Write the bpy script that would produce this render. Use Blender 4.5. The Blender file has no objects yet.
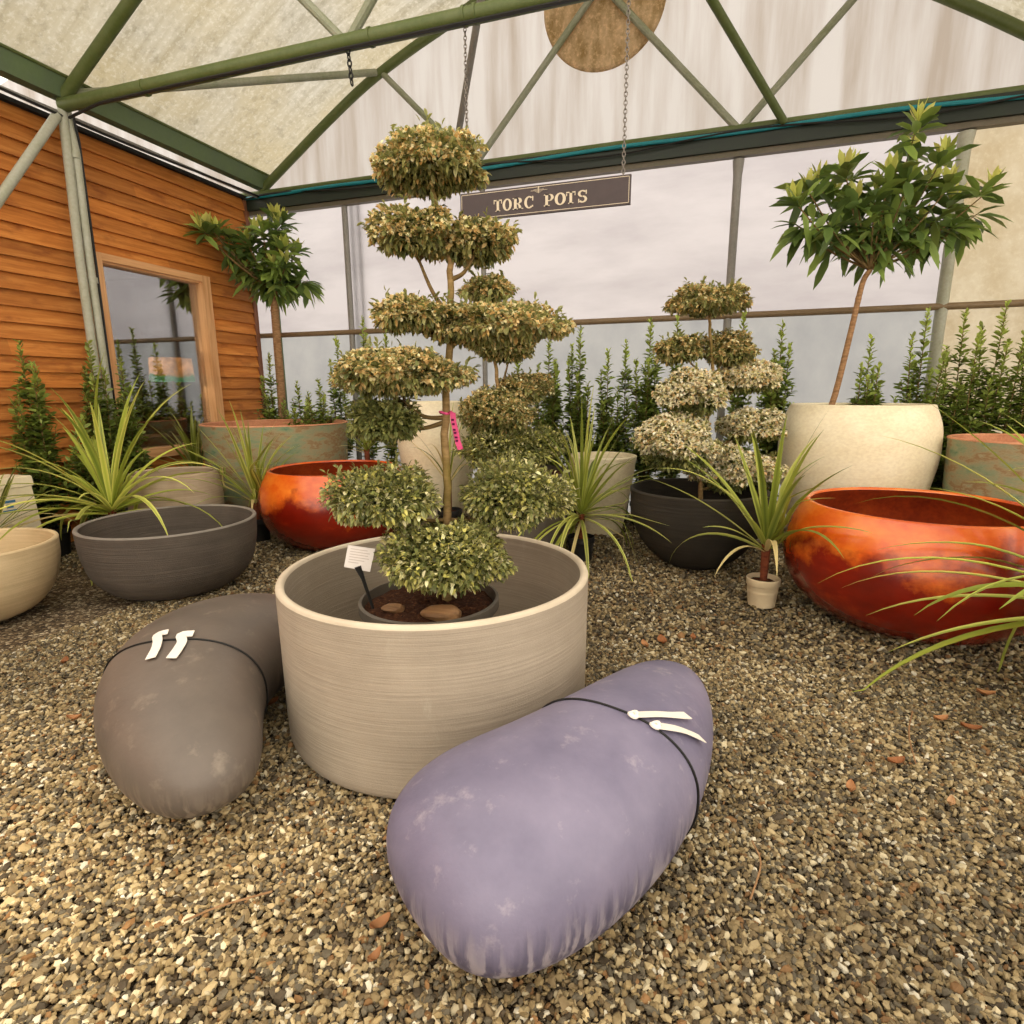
import bpy, math, random
import numpy as np
from mathutils import Vector, Matrix

random.seed(7)
rng = np.random.default_rng(11)
SC = bpy.context.scene
COL = SC.collection
PI = math.pi


def lin(r, g, b):
    f = lambda c: (c / 255.0) / 12.92 if c / 255.0 <= 0.04045 else ((c / 255.0 + 0.055) / 1.055) ** 2.4
    return np.array([f(r), f(g), f(b)])


def c4(c):
    return (float(c[0]), float(c[1]), float(c[2]), 1.0)


# ------------------------------------------------------------------ materials
class NT:
    """small node-tree helper"""

    def __init__(self, name):
        self.m = bpy.data.materials.new(name)
        self.m.use_nodes = True
        self.t = self.m.node_tree
        self.t.nodes.clear()
        self.out = self.n('ShaderNodeOutputMaterial')

    def n(self, kind, **kw):
        nd = self.t.nodes.new(kind)
        for k, v in kw.items():
            if k in nd.inputs.keys():
                nd.inputs[k].default_value = v
            else:
                setattr(nd, k, v)
        return nd

    def l(self, a, b):
        self.t.links.new(a, b)

    def coord(self, scale=(1, 1, 1)):
        tc = self.n('ShaderNodeTexCoord')
        mp = self.n('ShaderNodeMapping')
        mp.inputs['Scale'].default_value = scale
        self.l(tc.outputs['Object'], mp.inputs['Vector'])
        return mp.outputs['Vector']

    def noise(self, vec, scale, detail=4.0, rough=0.55):
        nd = self.n('ShaderNodeTexNoise')
        nd.inputs['Scale'].default_value = scale
        nd.inputs['Detail'].default_value = detail
        nd.inputs['Roughness'].default_value = rough
        if vec is not None:
            self.l(vec, nd.inputs['Vector'])
        return nd.outputs['Fac']

    def ramp(self, fac, stops, interp='LINEAR'):
        nd = self.n('ShaderNodeValToRGB')
        cr = nd.color_ramp
        cr.interpolation = interp
        while len(cr.elements) < len(stops):
            cr.elements.new(0.5)
        for e, (p, c) in zip(cr.elements, stops):
            e.position = p
            e.color = c4(c) if not np.isscalar(c) else (c, c, c, 1)
        self.l(fac, nd.inputs['Fac'])
        return nd.outputs['Color']

    def mix(self, fac, a, b, blend='MIX'):
        nd = self.n('ShaderNodeMix', data_type='RGBA', blend_type=blend)
        if np.isscalar(fac):
            nd.inputs['Factor'].default_value = fac
        else:
            self.l(fac, nd.inputs['Factor'])
        for s, v in ((6, a), (7, b)):
            if isinstance(v, bpy.types.NodeSocket):
                self.l(v, nd.inputs[s])
            else:
                nd.inputs[s].default_value = c4(v)
        return nd.outputs[2]

    def math(self, op, a, b=0.0):
        nd = self.n('ShaderNodeMath', operation=op)
        for i, v in enumerate((a, b)):
            if isinstance(v, bpy.types.NodeSocket):
                self.l(v, nd.inputs[i])
            else:
                nd.inputs[i].default_value = v
        return nd.outputs[0]

    def bump(self, h, strength=0.3, dist=0.01):
        nd = self.n('ShaderNodeBump')
        nd.inputs['Strength'].default_value = strength
        nd.inputs['Distance'].default_value = dist
        self.l(h, nd.inputs['Height'])
        return nd.outputs['Normal']

    def principled(self, color, rough=0.6, spec=0.5, normal=None, metal=0.0, coat=0.0, coat_rough=0.1):
        p = self.n('ShaderNodeBsdfPrincipled')
        if isinstance(color, bpy.types.NodeSocket):
            self.l(color, p.inputs['Base Color'])
        else:
            p.inputs['Base Color'].default_value = c4(color)
        if isinstance(rough, bpy.types.NodeSocket):
            self.l(rough, p.inputs['Roughness'])
        else:
            p.inputs['Roughness'].default_value = rough
        p.inputs['Specular IOR Level'].default_value = spec
        p.inputs['Metallic'].default_value = metal
        p.inputs['Coat Weight'].default_value = coat
        p.inputs['Coat Roughness'].default_value = coat_rough
        if normal is not None:
            self.l(normal, p.inputs['Normal'])
        return p.outputs[0]

    def done(self, sh):
        self.l(sh, self.out.inputs['Surface'])
        return self.m


def mat_plain(name, col, rough=0.6, spec=0.4, var=0.25, scale=20.0, bump=0.0, metal=0.0):
    t = NT(name)
    v = t.coord()
    n = t.noise(v, scale)
    c = t.ramp(n, [(0.3, np.array(col) * (1 - var)), (0.7, np.minimum(np.array(col) * (1 + var), 1.0))])
    nm = t.bump(n, bump, 0.01) if bump else None
    return t.done(t.principled(c, rough, spec, nm, metal))


def mat_leaf(name, rough=0.45, transl=0.3, spec=0.4):
    t = NT(name)
    a = t.n('ShaderNodeAttribute', attribute_name='Col')
    p = t.principled(a.outputs['Color'], rough, spec)
    tr = t.n('ShaderNodeBsdfTranslucent')
    t.l(a.outputs['Color'], tr.inputs['Color'])
    mx = t.n('ShaderNodeMixShader')
    mx.inputs[0].default_value = transl
    t.l(p, mx.inputs[1])
    t.l(tr.outputs[0], mx.inputs[2])
    return t.done(mx.outputs[0])


def mat_ribbed(name, c1, c2, rib=70.0, strength=0.5, stain=None, rough=0.8, stretch=1.0):
    """hand-thrown concrete: fine horizontal ridges and cloudy stains"""
    t = NT(name)
    v = t.coord((1.2 * stretch, 1.2 * stretch, rib))
    n = t.noise(v, 1.6, 5.0, 0.6)
    v2 = t.coord()
    cl = t.noise(v2, 3.5, 6.0, 0.6)
    c = t.ramp(cl, [(0.32, c1), (0.68, c2)])
    fine = t.noise(v2, 160.0, 2.0)
    c = t.mix(0.25, c, t.ramp(n, [(0.35, np.array(c1) * 0.7), (0.65, np.array(c2) * 1.12)]))
    if stain is not None:
        v3 = t.coord((6, 6, 2.0))
        s = t.ramp(t.noise(v3, 1.1, 6.0, 0.65), [(0.62, 0.0), (0.76, 0.55)])
        c = t.mix(s, c, stain)
    h = t.math('ADD', n, t.math('MULTIPLY', fine, 0.25))
    return t.done(t.principled(c, rough, 0.25, t.bump(h, strength, 0.012)))


def mat_mottle(name, stops, scale=2.2, rough=0.5, spec=0.5, bump=0.15, stretch=(1, 1, 1), coat=0.0, detail=7.0):
    t = NT(name)
    v = t.coord(stretch)
    n = t.noise(v, scale, detail, 0.62)
    c = t.ramp(n, stops)
    f = t.noise(v, scale * 14, 3.0)
    c = t.mix(0.18, c, t.ramp(f, [(0.35, np.array(stops[0][1]) * 0.7), (0.65, np.minimum(np.array(stops[-1][1]) * 1.2, 1))]))
    return t.done(t.principled(c, rough, spec, t.bump(f, bump, 0.01), 0.0, coat, 0.25))


def mat_sheet(name, base, stain, stain_amt=0.5, streak=(6, 6, 0.5), scale=1.0, transl=0.72, speck=0.0, stain2=None):
    """weathered translucent polythene / corrugated plastic"""
    t = NT(name)
    v = t.coord(streak)
    n = t.noise(v, scale, 6.0, 0.6)
    v2 = t.coord()
    big = t.noise(v2, 0.55, 4.0, 0.55)
    s = t.math('MULTIPLY', t.ramp(n, [(0.38, 0.0), (0.72, 1.0)]), stain_amt)
    c = t.mix(s, base, stain)
    if stain2 is not None:
        c = t.mix(t.ramp(big, [(0.42, 0.0), (0.66, 0.75)]), c, stain2)
    if speck:
        sp = t.noise(v2, 26.0, 3.0, 0.7)
        c = t.mix(t.math('MULTIPLY', t.ramp(sp, [(0.5, 0.0), (0.66, 1.0)]), speck), c, np.minimum(np.array(base) * 1.3, 1))
        sp2 = t.noise(v2, 9.0, 5.0, 0.7)
        c = t.mix(t.math('MULTIPLY', t.ramp(sp2, [(0.52, 0.0), (0.7, 1.0)]), speck), c, np.array(stain) * 0.8)
    d = t.n('ShaderNodeBsdfDiffuse')
    tr = t.n('ShaderNodeBsdfTranslucent')
    t.l(c, d.inputs['Color'])
    t.l(c, tr.inputs['Color'])
    mx = t.n('ShaderNodeMixShader')
    mx.inputs[0].default_value = transl
    t.l(d.outputs[0], mx.inputs[1])
    t.l(tr.outputs[0], mx.inputs[2])
    return t.done(mx.outputs[0])


def mat_wood_wall(name, zoff, pitch):
    t = NT(name)
    tc = t.n('ShaderNodeTexCoord')
    sp = t.n('ShaderNodeSeparateXYZ')
    t.l(tc.outputs['Object'], sp.inputs[0])
    row = t.math('FLOOR', t.math('DIVIDE', t.math('SUBTRACT', sp.outputs['Z'], zoff), pitch))
    # each board is cut from a different length: shift along Y by row
    wn = t.n('ShaderNodeTexWhiteNoise', noise_dimensions='1D')
    t.l(row, wn.inputs['W'])
    ysh = t.math('ADD', sp.outputs['Y'], t.math('MULTIPLY', wn.outputs['Value'], 37.0))
    seg = t.math('FLOOR', t.math('DIVIDE', ysh, 2.9))
    wn2 = t.n('ShaderNodeTexWhiteNoise', noise_dimensions='2D')
    cb = t.n('ShaderNodeCombineXYZ')
    t.l(row, cb.inputs[0])
    t.l(seg, cb.inputs[1])
    t.l(cb.outputs[0], wn2.inputs['Vector'])
    cb2 = t.n('ShaderNodeCombineXYZ')
    t.l(ysh, cb2.inputs[1])
    t.l(sp.outputs['Z'], cb2.inputs[2])
    t.l(row, cb2.inputs[0])
    mp = t.n('ShaderNodeMapping')
    mp.inputs['Scale'].default_value = (3.0, 0.9, 14.0)
    t.l(cb2.outputs[0], mp.inputs['Vector'])
    g = t.noise(mp.outputs[0], 2.2, 7.0, 0.65)
    c = t.ramp(g, [(0.2, lin(150, 82, 30)), (0.5, lin(194, 121, 54)), (0.8, lin(224, 154, 80))])
    mp2 = t.n('ShaderNodeMapping')
    mp2.inputs['Scale'].default_value = (1.0, 2.6, 7.0)
    t.l(cb2.outputs[0], mp2.inputs['Vector'])
    k = t.noise(mp2.outputs[0], 1.3, 4.0)
    c = t.mix(t.ramp(k, [(0.55, 0.0), (0.75, 0.7)]), c, lin(120, 56, 20))
    tint = t.ramp(wn2.outputs['Value'], [(0.0, np.array([0.74, 0.72, 0.70])), (0.5, np.array([0.9, 0.88, 0.85])), (1.0, np.array([1.12, 1.08, 1.0]))])
    c = t.mix(1.0, c, tint, 'MULTIPLY')
    return t.done(t.principled(c, 0.62, 0.3, t.bump(g, 0.25, 0.006)))


def mat_timber(name, c1, c2, axis=2):
    t = NT(name)
    s = [30.0, 30.0, 30.0]
    s[axis] = 1.5
    g = t.noise(t.coord(tuple(s)), 1.0, 6.0, 0.6)
    return t.done(t.principled(t.ramp(g, [(0.3, c1), (0.7, c2)]), 0.55, 0.35, t.bump(g, 0.2, 0.004)))


def mat_glass(name):
    t = NT(name)
    gl = t.n('ShaderNodeBsdfGlossy')
    gl.inputs['Roughness'].default_value = 0.0
    gl.inputs['Color'].default_value = (0.95, 0.97, 1, 1)
    tr = t.n('ShaderNodeBsdfTransparent')
    tr.inputs['Color'].default_value = (0.9, 0.9, 0.88, 1)
    fr = t.n('ShaderNodeLayerWeight')
    fr.inputs['Blend'].default_value = 0.35
    f = t.math('ADD', t.math('MULTIPLY', fr.outputs['Fresnel'], 0.45), 0.22)
    mx = t.n('ShaderNodeMixShader')
    t.l(f, mx.inputs[0])
    t.l(tr.outputs[0], mx.inputs[1])
    t.l(gl.outputs[0], mx.inputs[2])
    return t.done(mx.outputs[0])


def mat_gravel_base():
    t = NT('gravel bed')
    v = t.coord()
    vo = t.n('ShaderNodeTexVoronoi')
    vo.inputs['Scale'].default_value = 52.0
    t.l(v, vo.inputs['Vector'])
    vo2 = t.n('ShaderNodeTexVoronoi', feature='DISTANCE_TO_EDGE')
    vo2.inputs['Scale'].default_value = 52.0
    t.l(v, vo2.inputs['Vector'])
    sp = t.n('ShaderNodeSeparateColor')
    t.l(vo.outputs['Color'], sp.inputs[0])
    c = t.ramp(sp.outputs[0], [(0.0, lin(58, 46, 34)), (0.35, lin(104, 86, 62)), (0.7, lin(140, 120, 90)), (1.0, lin(196, 180, 150))])
    gap = t.ramp(vo2.outputs['Distance'], [(0.0, 0.0), (0.12, 1.0)])
    c = t.mix(gap, lin(40, 30, 22), c)
    return t.done(t.principled(c, 0.85, 0.3, t.bump(gap, 0.8, 0.012)))


def mat_seat(name, c1, c2, chalk, dark):
    """smooth cast surface: cloudy bloom and short vertical scuffs low on the flanks"""
    t = NT(name)
    v = t.coord()
    n = t.noise(v, 3.2, 6.0, 0.6)
    c = t.ramp(n, [(0.3, c1), (0.7, c2)])
    b = t.noise(v, 9.0, 5.0, 0.7)
    c = t.mix(t.ramp(b, [(0.58, 0.0), (0.78, 0.6)]), c, chalk)
    # runs: streaks long in z, only on the band where the mould release ran
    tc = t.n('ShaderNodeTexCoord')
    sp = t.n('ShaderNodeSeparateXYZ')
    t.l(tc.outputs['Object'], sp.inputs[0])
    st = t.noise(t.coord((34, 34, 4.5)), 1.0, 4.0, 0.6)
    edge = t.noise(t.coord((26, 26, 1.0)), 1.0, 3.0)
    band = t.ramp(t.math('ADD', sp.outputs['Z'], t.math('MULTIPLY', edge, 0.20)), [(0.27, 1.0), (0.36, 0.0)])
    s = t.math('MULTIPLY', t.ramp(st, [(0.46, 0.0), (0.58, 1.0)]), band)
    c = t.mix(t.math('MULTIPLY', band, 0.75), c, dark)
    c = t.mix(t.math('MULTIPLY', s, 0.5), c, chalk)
    return t.done(t.principled(c, 0.5, 0.45, t.bump(t.noise(v, 60.0, 3.0), 0.08, 0.01)))


def mat_soil():
    t = NT('bark compost')
    v = t.coord()
    n = t.noise(v, 60.0, 5.0, 0.7)
    c = t.ramp(n, [(0.3, lin(38, 22, 14)), (0.55, lin(84, 50, 30)), (0.75, lin(140, 96, 64))])
    return t.done(t.principled(c, 0.9, 0.2, t.bump(n, 1.0, 0.02)))


def mat_bark(name, c1, c2, moss=None):
    t = NT(name)
    n = t.noise(t.coord((20, 20, 60)), 1.0, 5.0, 0.6)
    c = t.ramp(n, [(0.3, c1), (0.7, c2)])
    if moss is not None:
        m = t.noise(t.coord((5, 5, 3)), 1.0, 4.0)
        c = t.mix(t.ramp(m, [(0.45, 0.0), (0.62, 0.8)]), c, moss)
    return t.done(t.principled(c, 0.8, 0.2, t.bump(n, 0.4, 0.006)))


def mat_algae(name, steel, green, amt=0.6, rough=0.5):
    t = NT(name)
    n = t.noise(t.coord((3, 3, 3)), 1.4, 5.0, 0.6)
    c = t.mix(t.math('MULTIPLY', t.ramp(n, [(0.3, 0.2), (0.65, 1.0)]), amt), steel, green)
    f = t.noise(t.coord(), 40.0, 3.0)
    c = t.mix(0.2, c, t.ramp(f, [(0.3, np.array(green) * 0.5), (0.7, np.array(steel))]))
    return t.done(t.principled(c, rough, 0.4, t.bump(f, 0.1, 0.004)))


def mat_lampshade():
    t = NT('printed lamp shade')
    tc = t.n('ShaderNodeTexCoord')
    sp = t.n('ShaderNodeSeparateXYZ')
    t.l(tc.outputs['Object'], sp.inputs[0])
    n = t.noise(t.coord(), 9.0, 5.0, 0.7)
    c = t.ramp(n, [(0.38, lin(226, 196, 160)), (0.5, lin(206, 170, 120)), (0.62, lin(170, 140, 80))])
    h = t.math('ADD', sp.outputs['Z'], t.math('MULTIPLY', t.noise(t.coord(), 5.0, 3.0), 0.22))
    g = t.ramp(h, [(0.17, 1.0), (0.2, 0.0)])
    c = t.mix(g, c, t.ramp(n, [(0.4, lin(40, 130, 88)), (0.6, lin(110, 180, 140))]))
    tr = t.n('ShaderNodeBsdfTranslucent')
    t.l(c, tr.inputs['Color'])
    mx = t.n('ShaderNodeMixShader')
    mx.inputs[0].default_value = 0.5
    t.l(t.principled(c, 0.8, 0.2), mx.inputs[1])
    t.l(tr.outputs[0], mx.inputs[2])
    return t.done(mx.outputs[0])


M = {}
M['gravel_bed'] = mat_gravel_base()
M['stone'] = mat_leaf('gravel stones', 0.75, 0.0, 0.35)
M['leaf'] = mat_leaf('foliage', 0.42, 0.38)
M['blade'] = mat_leaf('sword leaves', 0.4, 0.3)
M['petal'] = mat_leaf('dry leaves and blossom', 0.7, 0.3)
M['cyl'] = mat_ribbed('combed grey concrete', lin(158, 145, 128), lin(174, 160, 142), 75, 0.3, lin(188, 178, 160))
M['cyl_rim'] = mat_ribbed('worn concrete rim', lin(188, 172, 150), lin(212, 198, 176), 20, 0.2)
M['darkbowl'] = mat_ribbed('charcoal concrete', lin(76, 68, 61), lin(94, 85, 76), 55, 0.5)
M['darkrim'] = mat_ribbed('worn charcoal rim', lin(112, 105, 97), lin(136, 128, 118), 20, 0.15)
M['blackbowl'] = mat_ribbed('black concrete', lin(44, 40, 34), lin(60, 54, 46), 30, 0.5)
M['beigebowl'] = mat_ribbed('sand concrete', lin(186, 162, 124), lin(206, 184, 146), 50, 0.25)
M['taupe'] = mat_ribbed('taupe concrete', lin(172, 150, 126), lin(192, 172, 148), 50, 0.3)
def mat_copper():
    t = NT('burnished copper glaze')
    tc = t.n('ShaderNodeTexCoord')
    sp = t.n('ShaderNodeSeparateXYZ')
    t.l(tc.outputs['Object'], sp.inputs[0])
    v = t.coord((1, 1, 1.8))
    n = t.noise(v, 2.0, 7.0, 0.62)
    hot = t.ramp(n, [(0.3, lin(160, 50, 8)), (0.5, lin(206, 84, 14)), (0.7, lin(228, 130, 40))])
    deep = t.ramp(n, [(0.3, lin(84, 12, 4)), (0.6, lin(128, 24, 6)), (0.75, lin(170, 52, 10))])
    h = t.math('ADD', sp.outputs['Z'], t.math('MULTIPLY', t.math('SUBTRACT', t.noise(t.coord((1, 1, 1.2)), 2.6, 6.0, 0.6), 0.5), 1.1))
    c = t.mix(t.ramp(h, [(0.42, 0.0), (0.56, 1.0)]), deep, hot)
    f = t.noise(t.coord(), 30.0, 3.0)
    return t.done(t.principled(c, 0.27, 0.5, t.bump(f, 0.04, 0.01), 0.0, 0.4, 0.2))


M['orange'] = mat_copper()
M['orange_in'] = mat_mottle('dark copper glaze', [(0.3, lin(96, 26, 8)), (0.5, lin(134, 46, 14)), (0.7, lin(164, 72, 24))], 3.0, 0.45, 0.4, 0.05)
M['cream'] = mat_mottle('cream glaze', [(0.3, lin(222, 204, 168)), (0.5, lin(234, 219, 186)), (0.7, lin(242, 230, 202))], 2.5, 0.5, 0.4, 0.06, (1, 1, 1.6))
M['verdigris'] = mat_mottle('verdigris over terracotta', [(0.28, lin(96, 124, 96)), (0.40, lin(140, 146, 114)), (0.52, lin(162, 142, 108)), (0.60, lin(150, 108, 70)), (0.68, lin(168, 152, 120)), (0.8, lin(124, 150, 118))], 4.6, 0.8, 0.2, 0.5, (1, 1, 2.6))
M['terracotta'] = mat_mottle('terracotta', [(0.3, lin(178, 116, 84)), (0.7, lin(212, 152, 116))], 5.0, 0.8, 0.2, 0.15)
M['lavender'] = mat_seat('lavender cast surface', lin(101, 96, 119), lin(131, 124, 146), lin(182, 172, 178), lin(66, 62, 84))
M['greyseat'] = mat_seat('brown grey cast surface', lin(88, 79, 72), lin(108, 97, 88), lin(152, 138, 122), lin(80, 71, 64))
M['black'] = mat_plain('black plastic', lin(34, 33, 32), 0.5, 0.4, 0.15)
M['potblack'] = mat_plain('scuffed black plastic', lin(98, 90, 80), 0.55, 0.4, 0.15, 8)
M['white'] = mat_plain('white ribbon', lin(238, 230, 218), 0.6, 0.3, 0.04)
M['card'] = mat_plain('white card', lin(240, 232, 226), 0.5, 0.3, 0.03)
M['ink'] = mat_plain('grey print', lin(208, 196, 188), 0.7, 0.1, 0.05)
M['pink'] = mat_plain('pink tape', lin(226, 84, 136), 0.5, 0.3, 0.08)
M['darkink'] = mat_plain('dark print', lin(90, 20, 60), 0.7, 0.1, 0.05)
M['whitepot'] = mat_plain('off white plastic', lin(206, 186, 152), 0.5, 0.4, 0.1, 6)
M['soil'] = mat_soil()
M['trunk'] = mat_bark('pale bark', lin(118, 92, 58), lin(168, 138, 94), lin(104, 92, 34))
M['trunk2'] = mat_bark('brown bark', lin(116, 84, 56), lin(168, 130, 92))
M['twig'] = mat_bark('green brown stems', lin(90, 72, 44), lin(128, 104, 64))
M['redstem'] = mat_bark('red brown stem', lin(92, 44, 28), lin(130, 70, 44))
M['bark_chunk'] = mat_timber('split bark', lin(84, 54, 32), lin(176, 134, 92), 0)
M['wall'] = mat_wood_wall('stained feather edge boards', 0.897, 0.138)
M['frame'] = mat_timber('planed pine', lin(190, 134, 84), lin(226, 176, 126), 2)
M['frame_h'] = mat_timber('planed pine rail', lin(190, 134, 84), lin(226, 176, 126), 1)
M['trimwood'] = mat_timber('brown corner board', lin(110, 66, 42), lin(146, 94, 66), 2)
M['inside'] = mat_plain('dark shed lining', lin(92, 60, 36), 0.8, 0.2, 0.2, 4)
M['flash'] = mat_plain('black roofing felt', lin(40, 38, 36), 0.8, 0.2, 0.2)
M['glass'] = mat_glass('window glass')
M['steel'] = mat_algae('algae stained galvanised steel', lin(150, 150, 136), lin(108, 116, 74), 0.7)
M['steel_pale'] = mat_algae('pale galvanised steel', lin(172, 170, 158), lin(142, 144, 112), 0.6)
M['steel_grey'] = mat_algae('grey galvanised steel', lin(140, 136, 132), lin(112, 108, 96), 0.5)
M['green'] = mat_algae('mossy green steel', lin(96, 104, 62), lin(74, 88, 36), 0.9)
M['gutter'] = mat_algae('dark green gutter', lin(86, 100, 78), lin(98, 118, 72), 0.7)
M['beam'] = mat_algae('dark green beam', lin(24, 30, 25), lin(34, 46, 30), 0.8)
M['beamlow'] = mat_algae('weathered beam foot', lin(104, 92, 78), lin(86, 84, 60), 0.6)
M['rail'] = mat_algae('rusty rail', lin(132, 110, 82), lin(110, 88, 60), 0.7)
M['hose'] = mat_plain('turquoise hose', lin(20, 118, 128), 0.4, 0.4, 0.1)
M['chain'] = mat_plain('steel chain', lin(120, 112, 104), 0.4, 0.5, 0.15, 20, 0, 0.6)
M['sign'] = mat_plain('slate grey board', lin(72, 62, 62), 0.6, 0.3, 0.06)
M['letter'] = mat_plain('stone coloured paint', lin(204, 190, 166), 0.6, 0.3, 0.04)
M['poly_roof'] = mat_sheet('weathered roof polythene', np.array([0.34, 0.325, 0.285]), np.array([0.17, 0.15, 0.10]), 0.9, (0.4, 8, 0.4), 1.0, 0.8, 0.45, np.array([0.31, 0.265, 0.165]))
M['poly_fill'] = mat_sheet('clear fill light sheeting', np.array([0.93, 0.91, 0.88]), np.array([0.86, 0.84, 0.8]), 0.4, (1, 4, 1), 1.0, 0.95)  # clearer than the weathered roof, made so to let in fill light
M['poly_gable'] = mat_sheet('gable polythene', np.array([0.40, 0.385, 0.385]), np.array([0.24, 0.20, 0.165]), 0.8, (4.5, 1, 0.4), 1.0, 0.8)
M['poly_wall'] = mat_sheet('wall polythene', np.array([0.45, 0.43, 0.455]), np.array([0.32, 0.30, 0.325]), 0.7, (0.8, 1, 3.0), 1.0, 0.8)
M['poly_low'] = mat_sheet('lower wall polythene', np.array([0.33, 0.335, 0.345]), np.array([0.22, 0.23, 0.25]), 0.8, (1.6, 1, 1.2), 1.0, 0.8)  # greyer blue: dimmer outdoor light behind the lower sheets, put into the colour
M['poly_yellow'] = mat_sheet('algae yellowed polythene', np.array([0.42, 0.37, 0.28]), np.array([0.27, 0.205, 0.11]), 0.85, (2.2, 1, 1.6), 1.0, 0.8, 0.2)
M['disc'] = mat_sheet('mossy disc', np.array([0.72, 0.56, 0.37]), np.array([0.30, 0.20, 0.07]), 1.0, (4, 4, 1.6), 2.2, 0.5, 0.6)
M['shade'] = mat_lampshade()
M['lampbase'] = mat_plain('dark bronze', lin(70, 36, 22), 0.35, 0.5, 0.2)
M['cable'] = mat_plain('black cable', lin(28, 27, 26), 0.5, 0.3, 0.1)
M['tubwhite'] = mat_plain('white tub plastic', lin(232, 218, 188), 0.5, 0.4, 0.05)
M['blue'] = mat_plain('blue print', lin(70, 120, 160), 0.6, 0.2, 0.05)

# ------------------------------------------------------------------ mesh tools


class MB:
    def __init__(self):
        self.v, self.f, self.mi, self.n = [], [], [], 0

    def add(self, verts, faces, mi=0):
        verts = np.asarray(verts, float)
        self.v.append(verts)
        for f in faces:
            self.f.append([i + self.n for i in f])
            self.mi.append(mi)
        self.n += len(verts)

    def box(self, lo, hi, mi=0):
        x0, y0, z0 = lo
        x1, y1, z1 = hi
        v = [(x0, y0, z0), (x1, y0, z0), (x1, y1, z0), (x0, y1, z0), (x0, y0, z1), (x1, y0, z1), (x1, y1, z1), (x0, y1, z1)]
        self.add(v, [(0, 3, 2, 1), (4, 5, 6, 7), (0, 1, 5, 4), (1, 2, 6, 5), (2, 3, 7, 6), (3, 0, 4, 7)], mi)

    def tube(self, pts, rad, n=10, mi=0, caps=True):
        pts = np.asarray(pts, float)
        if np.isscalar(rad):
            rad = [rad] * len(pts)
        t = np.gradient(pts, axis=0)
        t /= np.linalg.norm(t, axis=1)[:, None] + 1e-12
        ref = np.array([0, 0, 1.0]) if abs(t[0][2]) < 0.9 else np.array([1.0, 0, 0])
        u = np.cross(t[0], ref)
        u /= np.linalg.norm(u)
        vs = []
        for p, tt, r in zip(pts, t, rad):
            u = u - tt * (u @ tt)
            u /= np.linalg.norm(u) + 1e-12
            w = np.cross(tt, u)
            for k in range(n):
                a = 2 * PI * k / n
                vs.append(p + r * (math.cos(a) * u + math.sin(a) * w))
        fs = []
        for i in range(len(pts) - 1):
            for k in range(n):
                k2 = (k + 1) % n
                fs.append((i * n + k, i * n + k2, (i + 1) * n + k2, (i + 1) * n + k))
        if caps:
            fs.append(tuple(range(n))[::-1])
            fs.append(tuple((len(pts) - 1) * n + k for k in range(n)))
        self.add(vs, fs, mi)

    def lathe(self, prof, c=(0, 0), n=64, mi=0, wob=0.0, close=False):
        vs, fs = [], []
        ph = rng.random(3) * 6.28
        for r, z in prof:
            for k in range(n):
                a = 2 * PI * k / n
                q = r * (1 + wob * (math.sin(2 * a + ph[0]) + 0.5 * math.sin(3 * a + ph[1] + z * 4)))
                vs.append((c[0] + q * math.cos(a), c[1] + q * math.sin(a), z))
        m = len(prof)
        for i in range(m - 1):
            for k in range(n):
                k2 = (k + 1) % n
                fs.append((i * n + k, i * n + k2, (i + 1) * n + k2, (i + 1) * n + k))
        if close:
            fs.append(tuple(range(n))[::-1])
            fs.append(tuple((m - 1) * n + k for k in range(n)))
        self.add(vs, fs, mi)

    def build(self, name, mats, parent=None, smooth=True, loc=None, auto=35):
        me = bpy.data.meshes.new(name)
        v = np.concatenate(self.v) if self.v else np.zeros((0, 3))
        if loc is not None:
            v = v - np.array(loc)
        me.from_pydata(v.tolist(), [], self.f)
        if not isinstance(mats, (list, tuple)):
            mats = [mats]
        for m in mats:
            me.materials.append(m)
        me.polygons.foreach_set('material_index', self.mi)
        if smooth:
            me.polygons.foreach_set('use_smooth', [True] * len(me.polygons))
            if auto:
                me.set_sharp_from_angle(angle=math.radians(auto))
        me.update()
        o = bpy.data.objects.new(name, me)
        COL.objects.link(o)
        if loc is not None:
            o.location = loc
        if parent is not None:
            o.parent = parent
            if loc is None:
                o.location = (0, 0, 0)
                o.matrix_parent_inverse = Matrix.Translation(-Vector(parent.location))
            else:
                o.matrix_parent_inverse = Matrix.Translation(-Vector(parent.location))
        return o


def raw_mesh(name, verts, faces, fsize, cols, mat, parent=None, smooth=False):
    """fast mesh from arrays: faces is a flat index array, fsize the corner count of each face, cols one colour per vertex"""
    me = bpy.data.meshes.new(name)
    nv, nf = len(verts), len(fsize)
    me.vertices.add(nv)
    me.vertices.foreach_set('co', np.asarray(verts, np.float32).ravel())
    me.loops.add(len(faces))
    me.loops.foreach_set('vertex_index', np.asarray(faces, np.int32))
    me.polygons.add(nf)
    st = np.concatenate([[0], np.cumsum(fsize)[:-1]]).astype(np.int32)
    me.polygons.foreach_set('loop_start', st)
    me.polygons.foreach_set('use_smooth', np.full(nf, smooth))
    me.update(calc_edges=True)
    at = me.color_attributes.new('Col', 'FLOAT_COLOR', 'POINT')
    rgba = np.ones((nv, 4), np.float32)
    rgba[:, :3] = cols
    at.data.foreach_set('color', rgba.ravel())
    me.materials.append(mat)
    o = bpy.data.objects.new(name, me)
    COL.objects.link(o)
    if parent is not None:
        o.parent = parent
        o.matrix_parent_inverse = Matrix.Translation(-Vector(parent.location))
    return o


def tag(o, label, cat, group=None):
    o['label'] = label
    o['category'] = cat
    if group:
        o['group'] = group
    return o


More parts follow.
